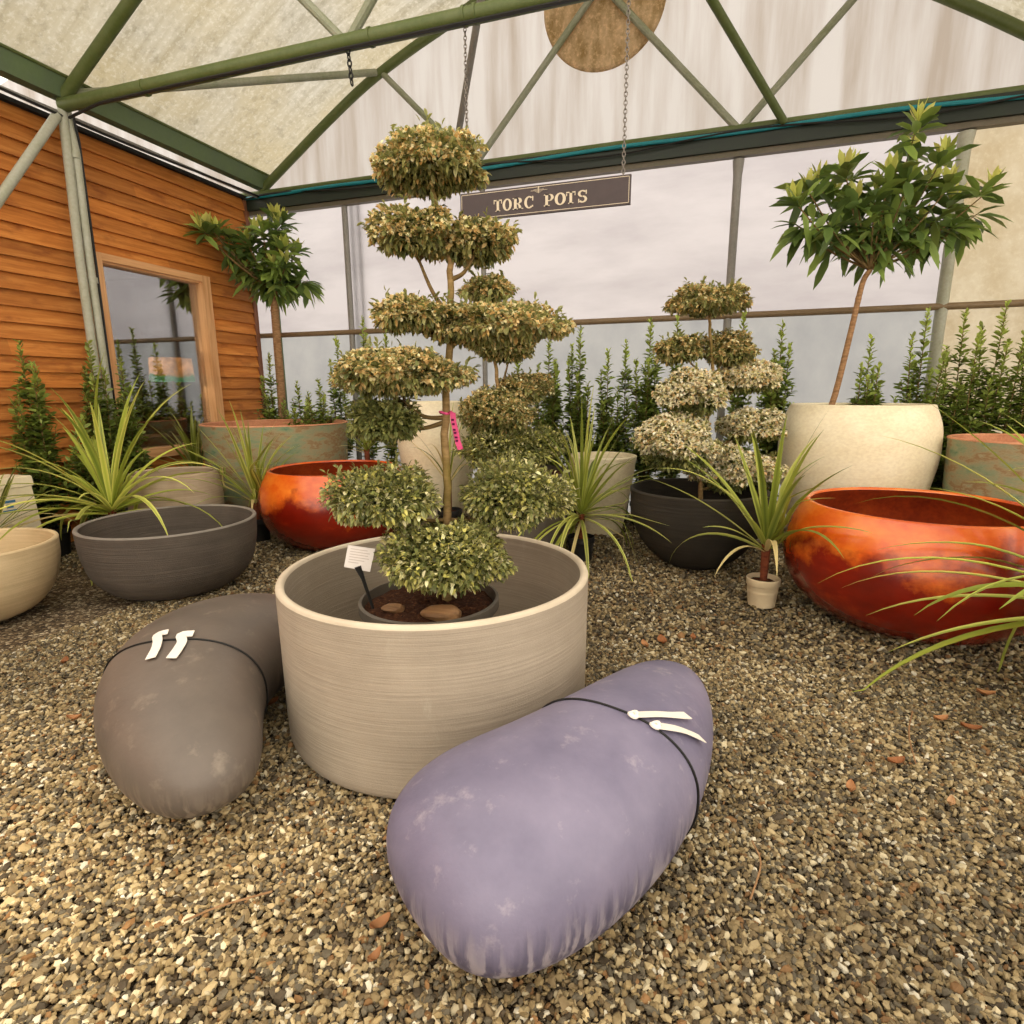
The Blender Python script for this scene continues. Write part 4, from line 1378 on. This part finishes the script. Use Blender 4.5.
def standard_tree(label, trunk, trad, whorls, lows, leaf, dark=1.0, zpot=0.0, rpot=0.19):
    base = trunk[0]
    t = thing('standard_tree', label, 'tree', (base[0], base[1], zpot))
    nursery_pot(t, (base[0], base[1]), rpot, 0.32, zpot, M['black'])
    b = MB()
    p = smooth_path(trunk)
    b.tube(p, np.interp(np.linspace(0, 1, len(p)), [0, 1], trad), 12)
    for z in (0.45, 0.72):
        q = p[int(z * len(p))]
        b.tube([q - [0, 0, 0.02], q, q + [0, 0, 0.02]], [trad[1], trad[1] * 1.25, trad[1]], 12)
    b.build('trunk', M['trunk2'], t, auto=0)
    top = p[-1]
    W = np.array(list(whorls) + list(lows))
    W = W + np.stack([np.zeros(len(W)), rng.uniform(-0.22, 0.22, len(W)), np.zeros(len(W))], 1)
    b = MB()
    cen = W.mean(0)
    for w in W:
        m = top * 0.45 + w * 0.55 + np.array([0, 0, -0.10 * np.linalg.norm(w - top)]) * 0.6
        b.tube(smooth_path([top, m, w]), np.linspace(trad[1] * 0.5, 0.004, 13), 6)
    b.build('branch', M['twig'], t, auto=0)
    L = Leaves()
    for i, w in enumerate(W):
        upright = i < len(whorls)
        n = 11 if upright else 9
        az = np.arange(n) * 2.39996 + rng.random() * 6
        el = rng.normal(0.1 if upright else -0.45, 0.35, n)
        ax = unit((w - top)[None])[0] * 0.5
        d = np.stack([np.cos(az) * np.cos(el), np.sin(az) * np.cos(el), np.sin(el)], 1) + ax
        c = pick([RH_D, RH_M, lin(106, 118, 58)], [4, 4, 2], n) * dark
        P = np.tile(w, (n, 1)) - unit(d) * 0.0 - np.outer(rng.random(n) * 0.10, ax * 2)
        L.add(P, d, leaf * (0.8 + 0.4 * rng.random(n)), leaf * 0.29, 0.25, c, c * 1.15, fold=0.15)
        if upright:
            n = 6
            az = np.arange(n) * 1.05 + rng.random() * 6
            el = rng.normal(1.15, 0.15, n)
            d = np.stack([np.cos(az) * np.cos(el), np.sin(az) * np.cos(el), np.sin(el)], 1)
            c = pick([RH_Y, lin(150, 158, 70), lin(204, 200, 110)], [3, 2, 1], n, 0.1)
            L.add(np.tile(w, (n, 1)), d, leaf * 0.70, leaf * 0.20, 0.02, c, c * 1.05, fold=0.2)
    # leaves along the branches
    for w in W:
        n = 8
        s = 0.45 + 0.5 * rng.random(n)
        P = top + (w - top) * s[:, None] + rng.normal(0, 0.03, (n, 3))
        d = rng.normal(size=(n, 3)) + np.array([0, 0, -0.1])
        c = pick([RH_D, RH_M], [3, 2], n) * dark
        L.add(P, d, leaf * (0.7 + 0.4 * rng.random(n)), leaf * 0.28, 0.3, c, c * 1.12, fold=0.15)
    L.build('foliage', t, M['leaf'])
    return t


RW = [(0.681, 5.660, 2.985), (0.789, 5.696, 3.111), (1.042, 5.781, 3.204), (0.912, 5.737, 2.994), (0.935, 5.745, 3.089), (1.278, 5.859, 3.067), (1.193, 5.831, 2.950), (1.466, 5.922, 3.470), (1.507, 5.936, 3.326), (1.696, 5.999, 3.222), (1.852, 6.051, 2.904), (2.045, 6.115, 2.946), (0.572, 5.624, 2.846), (1.617, 5.972, 2.754), (1.316, 5.872, 2.669), (1.420, 5.907, 2.992), (1.657, 5.986, 3.033), (1.732, 6.011, 2.969), (1.056, 5.785, 2.887), (1.397, 5.899, 2.820)]
RL = [(0.60, 5.633, 2.756), (0.68, 5.66, 2.70), (0.84, 5.712, 2.68), (0.993, 5.764, 2.72), (1.120, 5.807, 2.75), (1.70, 6.00, 2.76), (1.84, 6.05, 2.70), (2.02, 6.11, 2.80), (1.436, 5.912, 2.62), (1.318, 5.873, 2.66), (1.604, 5.968, 2.68), (1.93, 6.08, 2.72), (0.888, 5.729, 2.801), (1.245, 5.848, 2.66)]
SR = 0.941
RT = [(0.985, 5.763, 0.25), (0.989, 5.763, 0.955), (1.074, 5.791, 1.349), (1.144, 5.815, 1.856), (1.195, 5.832, 2.263), (1.245, 5.848, 2.382)]
toward = lambda P, f: [tuple(CAM + (np.array(p) - CAM) * (f(p) if callable(f) else f)) for p in P]
RT = [RT[0]] + RT[1:]
standard_tree('lollipop tree with a leaning trunk rising from the wide cream pot', toward(RT, SR), (0.027, 0.019), toward(RW, SR), toward(RL, SR), 0.235, 1.12, 0.05, 0.14)
LW = [(-5.457, 5.648, 3.191), (-5.381, 5.673, 3.190), (-5.297, 5.701, 3.140), (-5.037, 5.788, 3.189), (-4.857, 5.848, 3.361), (-4.718, 5.894, 3.212), (-4.747, 5.884, 3.311), (-4.598, 5.934, 2.961), (-4.571, 5.943, 2.809), (-5.043, 5.786, 2.710), (-4.764, 5.879, 2.810), (-4.869, 5.844, 2.937), (-5.166, 5.745, 3.040), (-5.255, 5.715, 2.914), (-4.683, 5.906, 3.012), (-4.988, 5.804, 3.039), (-4.824, 5.859, 3.163)]
LL = [(-5.034, 5.789, 2.62), (-4.853, 5.849, 2.60), (-4.667, 5.918, 2.60), (-4.56, 5.954, 2.66), (-4.605, 5.938, 2.70), (-5.152, 5.743, 2.78), (-4.957, 5.814, 2.811), (-4.818, 5.861, 2.70), (-5.111, 5.763, 2.812), (-4.684, 5.905, 2.72)]
LT = [(-4.894, 5.835, 0.30), (-4.894, 5.835, 0.821), (-4.879, 5.840, 1.422), (-4.875, 5.842, 2.003), (-4.870, 5.843, 2.452), (-4.867, 5.844, 2.56)]
back = lambda p: min(1.07, 5.56 / abs(p[0]))
standard_tree('lollipop tree with a straight trunk at the end of the timber wall', toward(LT, 1.07), (0.055, 0.045), toward(LW, back), toward(LL, back), 0.27, 1.2)

# ------------------------------------------------------------------ kidney seats


def bez(P, s):
    return np.stack([(1 - s) ** 3, 3 * s * (1 - s) ** 2, 3 * s * s * (1 - s), s ** 3], -1) @ P


class Kidney:
    def __init__(self, p):
        self.B = np.array(p[:8]).reshape(4, 2)
        self.W = np.array(p[8:12])
        self.H = np.array(p[12:16])

    def frame(self, s):
        c = bez(self.B, s)
        dc = (bez(self.B, np.minimum(s + 1e-3, 1)) - bez(self.B, np.maximum(s - 1e-3, 0)))
        t = dc / np.linalg.norm(dc, axis=-1, keepdims=True)
        nn = np.stack([t[..., 1], -t[..., 0]], -1)
        e = np.clip(1 - np.abs(2 * s - 1) ** 2.3, 0, 1) ** (1 / 2.3)
        h = bez(self.H[:, None], s)[..., 0]
        return c, nn, bez(self.W[:, None], s)[..., 0] * e, h / 2 * e, h / 2

    def pt(self, s, a, off=0.0):
        s = np.atleast_1d(np.asarray(s, float))
        a = np.atleast_1d(np.asarray(a, float))
        c, nn, w, v, zc = self.frame(s)
        sg = lambda x: np.sign(x) * np.abs(x) ** (2 / 2.3)
        xy = c + nn * ((w + off) * sg(np.cos(a)))[:, None]
        return np.concatenate([xy, (zc + (v + off) * sg(np.sin(a)))[:, None]], 1)

    def mesh(self, ns=90, nf=72):
        s = (1 - np.cos(np.linspace(0.001, PI - 0.001, ns))) / 2
        f = np.linspace(0, 2 * PI, nf, endpoint=False)
        S, A = np.meshgrid(s, f, indexing='ij')
        v = self.pt(S.ravel(), A.ravel())
        fs = [(i * nf + k, i * nf + (k + 1) % nf, (i + 1) * nf + (k + 1) % nf, (i + 1) * nf + k) for i in range(ns - 1) for k in range(nf)]
        fs += [tuple(range(nf))[::-1], tuple((ns - 1) * nf + k for k in range(nf))]
        b = MB()
        b.add(v, fs)
        return b


def kidney(p, label, mat, s_cord, tags, knots):
    K = Kidney(p)
    mid = bez(K.B, np.array([0.5]))[0]
    t = thing('kidney_seat', label, 'kidney-shaped seat', (mid[0], mid[1], 0))
    K.mesh().build('body', mat, t, auto=0)
    a = np.linspace(0, 2 * PI, 80)
    b = MB()
    b.tube(K.pt(s_cord(a), a, 0.003), 0.0038, 8, caps=False)
    cd = b.build('cord', M['cable'], t)
    cd['label'] = 'thin black cord around the seat'
    for (path, w) in tags:
        b = MB()
        sa = np.array(path)
        top = smooth_path(K.pt(sa[:, 0], sa[:, 1], 0.012), 4)
        tt = np.gradient(top, axis=0)
        cen = np.array([mid[0], mid[1], 0.1])
        nr = unit(top - cen)
        sd = unit(np.cross(tt, nr)) * w / 2
        n = len(top)
        vs = np.concatenate([top - sd, top + sd, top - sd - nr * 0.003, top + sd - nr * 0.003])
        fs = [(i, i + 1, n + i + 1, n + i) for i in range(n - 1)] + [(2 * n + i, 3 * n + i, 3 * n + i + 1, 2 * n + i + 1) for i in range(n - 1)]
        fs += [(i, 2 * n + i, 2 * n + i + 1, i + 1) for i in range(n - 1)] + [(n + i, n + i + 1, 3 * n + i + 1, 3 * n + i) for i in range(n - 1)]
        fs += [(0, n, 3 * n, 2 * n), (n - 1, 3 * n - 1, 4 * n - 1, 2 * n - 1)]
        b.add(vs, fs)
        o = b.build('ribbon', M['white'], t, auto=40)
        o['label'] = 'white ribbon tied to the cord'
        if knots:
            q = K.pt(sa[0, 0], sa[0, 1], 0.012)[0]
            b = MB()
            b.tube([q + np.array([0.011 * math.cos(u), 0.011 * math.sin(u), 0.003 * math.sin(2 * u)]) for u in np.linspace(0, 2 * PI, 16)], 0.007, 7, caps=False)
            b.build('knot', M['white'], o)
    return t


LAV = [-0.632, 1.028, -0.485, 1.228, -0.166, 1.367, -0.060, 2.33, 0.372, 0.298, 0.280, 0.281, 0.456, 0.456, 0.456, 0.456]
GRY = [-1.303, 1.155, -1.885, 1.43, -2.215, 1.817, -1.954, 2.39, 0.290, 0.235, 0.388, 0.435, 0.470, 0.471, 0.471, 0.472]
kidney(LAV, 'lavender-grey kidney-shaped seat in front of the big planter', M['lavender'],
       lambda a: 0.668 + 0.02 * np.cos(a),
       [([(0.668, 1.347), (0.709, 1.171), (0.74, 1.0), (0.763, 0.881)], 0.036), ([(0.677, 1.11), (0.712, 0.894), (0.735, 0.70), (0.753, 0.541)], 0.036)], True)
kidney(GRY, 'brown-grey kidney-shaped seat left of the big planter', M['greyseat'],
       lambda a: 0.405 - 0.08 * np.cos(a),
       [([(0.455, 1.70), (0.45, 1.80), (0.41, 1.77), (0.37, 1.77), (0.325, 1.82)], 0.034), ([(0.42, 1.47), (0.42, 1.57), (0.38, 1.55), (0.34, 1.57), (0.30, 1.62)], 0.034)], False)

# ------------------------------------------------------------------ lamp in the shed, white tub
lp = thing('table_lamp', 'lamp with a green printed drum shade behind the shed window', 'lamp', (-6.1, 5.43, 0.42))
b = MB()
b.lathe([(0.235, 1.53), (0.24, 1.531), (0.225, 1.80), (0.22, 1.80), (0.235, 1.53)], (-6.1, 5.43), 40)
o = b.build('lamp_shade', M['shade'], lp, auto=40, loc=(-6.1, 5.43, 1.53))
for vtx in o.data.vertices:
    vtx.co.x -= 0
b = MB()
b.lathe([(0.001, 0.9), (0.11, 0.9), (0.115, 0.93), (0.05, 0.97), (0.035, 1.05), (0.075, 1.16), (0.085, 1.26), (0.06, 1.36), (0.02, 1.42), (0.014, 1.56), (0.001, 1.57)], (-6.1, 5.43), 28)
b.build('lamp_base', M['lampbase'], lp)
bl = bpy.data.lights.new('lamp_fill', 'POINT')
bl.energy = 16.0  # added fill light so the shade shows; the lamp looks unlit
bl.color = (1.0, 0.88, 0.72)
bl.shadow_soft_size = 0.04
bo = bpy.data.objects.new('lamp_fill', bl)
COL.objects.link(bo)
bo.location = (-6.1, 5.43, 1.66)
bo.parent = lp
bo.matrix_parent_inverse = Matrix.Translation(-Vector(lp.location))
b = MB(); b.box((-6.45, 4.75, 0.425), (-5.92, 5.56, 0.9))
tag(b.build('lamp_cabinet', M['inside'], smooth=False), 'dark cabinet under the lamp inside the shed window', 'cabinet')

tub = thing('storage_tub', 'white tub with a small blue label behind the sand bowl', 'tub', (-5.32, 2.98, 0))
b = MB()
x, y, hx, hy = -5.32, 2.95, 0.15, 0.24
v = []
for z, s in ((0.0, 1.0), (0.66, 0.86), (0.665, 0.92), (0.74, 0.90), (0.745, 0.86)):
    v += [(x - hx * s, y - hy * s, z), (x + hx * s, y - hy * s, z), (x + hx * s, y + hy * s, z), (x - hx * s, y + hy * s, z)]
f = [(4 * i + k, 4 * i + (k + 1) % 4, 4 * i + 4 + (k + 1) % 4, 4 * i + 4 + k) for i in range(4) for k in range(4)] + [(3, 2, 1, 0), (16, 17, 18, 19)]
b.add(v, f)
b.build('tub_body', M['tubwhite'], tub, smooth=False)
b = MB()
for z0, z1, ya, yb in ((0.55, 0.57, 2.90, 3.02), (0.51, 0.54, 2.95, 3.0), (0.485, 0.495, 2.92, 3.02)):
    s0, s1 = 1 - 0.14 * z0 / 0.66, 1 - 0.14 * z1 / 0.66
    b.add([(x + hx * s0 + 0.002, ya, z0), (x + hx * s0 + 0.002, yb, z0), (x + hx * s1 + 0.002, yb, z1), (x + hx * s1 + 0.002, ya, z1)], [(0, 1, 2, 3)])
b.build('label_print', M['blue'], tub, smooth=False)

# ------------------------------------------------------------------ fallen leaves and sticks on the gravel
FL = [(-0.153, 3.119, 0.085, 'big orange dead leaf lying behind the lavender seat'), (-0.239, 3.037, 0.06, 'orange dead leaf touching the bigger one behind the lavender seat'),
      (0.012, 3.213, 0.05, 'small orange leaf right of the big pair behind the lavender seat'), (1.033, 2.677, 0.055, 'orange leaf on the gravel right of the curved stick'),
      (1.127, 2.638, 0.06, 'pinkish dead leaf furthest right of the curved stick'), (1.31, 2.99, 0.06, 'dead leaf in front of the right spiky plant'),
      (0.568, 2.067, 0.05, 'pale leaf right of the lavender seat'), (0.764, 2.287, 0.06, 'long tan leaf below the curved stick'),
      (-3.116, 1.901, 0.055, 'orange leaf left of the brown-grey seat beside the charcoal bowl'), (-2.52, 1.536, 0.05, 'tan leaf at the near left of the brown-grey seat'),
      (-0.735, 1.085, 0.05, 'orange chip by the near end of the lavender seat'), (-0.70, 1.0, 0.035, 'smaller orange chip just below the near end of the lavender seat'),
      (-1.79, 1.90, 0.06, 'reddish leaf wedged between the brown-grey seat and the planter'), (0.874, 2.088, 0.04, 'small rust leaf lying alone on the right gravel')]
for i, (x, y, s, lab) in enumerate(FL):
    a = rng.random() * 6.28
    u = np.array([math.cos(a), math.sin(a), 0.0])
    w = np.array([-u[1], u[0], 0.0])
    n = 9
    tt = np.linspace(-1, 1, n)
    vs, fs = [], []
    for k, q in enumerate(tt):
        wd = 0.42 * (1 - q * q) ** 0.7 + 0.02
        zz = 0.014 + 0.012 * q * q
        for m in (-1, 0, 1):
            vs.append(np.array([x, y, 0]) + u * q * s * 0.6 + w * m * wd * s * 0.7 + np.array([0, 0, zz + 0.012 * abs(m)]))
    vs = np.array(vs)
    top = len(vs)
    vs = np.concatenate([vs, vs - [0, 0, 0.002]])
    for k in range(n - 1):
        for m in (0, 1):
            p = 3 * k + m
            fs += [(p, p + 3, p + 4, p + 1), (top + p, top + p + 1, top + p + 4, top + p + 3)]
    col = pick([lin(190, 136, 90), lin(160, 104, 64), lin(208, 166, 122)], [3, 2, 2], 1, 0.08)[0]
    F = np.array(fs).ravel()
    o = raw_mesh('fallen_leaf', vs, F, np.full(len(fs), 4), np.tile(col, (len(vs), 1)), M['petal'], None, True)
    tag(o, lab, 'leaf', 'dead leaves on the gravel')
for pts, lab in (([(0.94, 2.712, 0.03), (0.864, 2.494, 0.04), (0.832, 2.297, 0.03)], 'curved brown stick on the gravel right of the lavender seat'),
                 ([(-1.24, 0.93, 0.03), (-1.18, 0.99, 0.036), (-1.08, 1.08, 0.03)], 'thin straw stick on the gravel below the brown-grey seat'),
                 ([(0.2, 1.471, 0.03), (0.237, 1.607, 0.035), (0.22, 1.70, 0.03)], 'thin twig on the gravel right of the lavender seat near end')):
    b = MB()
    b.tube(smooth_path(pts, 5) - np.array([0, 0, 0.012]), 0.0028, 6)
    tag(b.build('fallen_stick', M['trunk2']), lab, 'stick')

# ------------------------------------------------------------------ loose gravel
PHI = (1 + 5 ** 0.5) / 2
ICO = unit(np.array([(-1, PHI, 0), (1, PHI, 0), (-1, -PHI, 0), (1, -PHI, 0), (0, -1, PHI), (0, 1, PHI), (0, -1, -PHI), (0, 1, -PHI), (PHI, 0, -1), (PHI, 0, 1), (-PHI, 0, -1), (-PHI, 0, 1)], float))
ICF = np.array([(0, 11, 5), (0, 5, 1), (0, 1, 7), (0, 7, 10), (0, 10, 11), (1, 5, 9), (5, 11, 4), (11, 10, 2), (10, 7, 6), (7, 1, 8), (3, 9, 4), (3, 4, 2), (3, 2, 6), (3, 6, 8), (3, 8, 9), (4, 9, 5), (2, 4, 11), (6, 2, 10), (8, 6, 7), (9, 8, 1)])


def scatter(x0, x1, y0, y1, per_m2):
    n = int((x1 - x0) * (y1 - y0) * per_m2)
    p = np.stack([rng.uniform(x0, x1, n), rng.uniform(y0, y1, n), np.zeros(n)], 1)
    p = p[in_view(p)]
    for cx, cy, r in ((CYL[0], CYL[1], 0.60), (-3.6, 3.04, 0.28), (-4.33, 2.18, 0.22), (-4.7, 4.07, 0.24), (1.28, 4.057, 0.36), (-0.03, 4.92, 0.18), (-3.44, 4.8, 0.36), (1.09, 4.96, 0.33), (-4.33, 5.05, 0.6)):
        p = p[np.hypot(p[:, 0] - cx, p[:, 1] - cy) > r]
    return p


def stones(p, size, seed_cols):
    n = len(p)
    r = size * (0.6 + 0.55 * rng.random(n) + 0.5 * (rng.random(n) > 0.93))
    sx = r[:, None] * np.stack([1.0 + 0.5 * rng.random(n), 0.75 + 0.35 * rng.random(n), 0.5 + 0.25 * rng.random(n)], 1)
    v = ICO[None] * (1 + rng.normal(0, 0.16, (n, 12, 1)))
    v = v * sx[:, None]
    # random tilt and turn
    q = unit(rng.normal(size=(n, 4)) * np.array([1, 0.35, 0.35, 1]))
    w, x, y, z = q.T
    R = np.stack([1 - 2 * (y * y + z * z), 2 * (x * y - z * w), 2 * (x * z + y * w), 2 * (x * y + z * w), 1 - 2 * (x * x + z * z), 2 * (y * z - x * w), 2 * (x * z - y * w), 2 * (y * z + x * w), 1 - 2 * (x * x + y * y)], 1).reshape(n, 3, 3)
    v = np.einsum('nij,nkj->nki', R, v) + p[:, None]
    v[:, :, 2] += (0.35 * r + 0.008 * rng.random(n) - 0.013)[:, None]
    return v, seed_cols


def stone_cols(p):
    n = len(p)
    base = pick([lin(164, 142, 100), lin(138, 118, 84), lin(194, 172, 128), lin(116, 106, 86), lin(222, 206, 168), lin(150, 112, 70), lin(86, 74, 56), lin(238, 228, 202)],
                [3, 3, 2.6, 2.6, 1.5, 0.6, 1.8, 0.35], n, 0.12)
    # paler left front, darker elsewhere: light contrast plus damp, put into the colour
    dry = np.exp(-(((p[:, 0] + 1.7) / 1.3) ** 2 + ((p[:, 1] - 1.0) / 0.7) ** 2))  # paler patch: partly drier stone, partly light put into the colour
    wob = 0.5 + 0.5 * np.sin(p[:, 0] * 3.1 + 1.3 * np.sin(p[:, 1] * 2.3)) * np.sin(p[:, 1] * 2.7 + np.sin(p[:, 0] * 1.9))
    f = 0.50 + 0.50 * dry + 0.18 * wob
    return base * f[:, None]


pn = scatter(-3.6, 2.2, 0.35, 3.1, 9000)
pf = scatter(-5.6, 3.2, 3.1, 6.4, 2200)
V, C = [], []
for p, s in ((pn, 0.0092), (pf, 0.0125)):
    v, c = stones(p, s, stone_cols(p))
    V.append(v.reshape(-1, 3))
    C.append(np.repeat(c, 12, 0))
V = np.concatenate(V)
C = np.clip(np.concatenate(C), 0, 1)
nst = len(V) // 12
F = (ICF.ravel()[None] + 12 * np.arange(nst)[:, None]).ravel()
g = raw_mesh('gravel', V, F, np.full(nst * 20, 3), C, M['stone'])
g['kind'] = 'stuff'
tag(g, 'loose tan and grey gravel covering the greenhouse floor', 'gravel')

# ------------------------------------------------------------------ daylight
w = bpy.data.worlds.new('overcast sky')
SC.world = w
w.use_nodes = True
nt = w.node_tree
nt.nodes.clear()
bg = nt.nodes.new('ShaderNodeBackground')
ow = nt.nodes.new('ShaderNodeOutputWorld')
bg.inputs['Color'].default_value = (1.0, 0.93, 0.82, 1)
bg.inputs['Strength'].default_value = 3.0
nt.links.new(bg.outputs[0], ow.inputs['Surface'])

vs_ = SC.view_settings
vs_.view_transform = 'Standard'
vs_.look = 'None'
vs_.exposure = 0.0
vs_.gamma = 1.0
vs_.use_curve_mapping = False
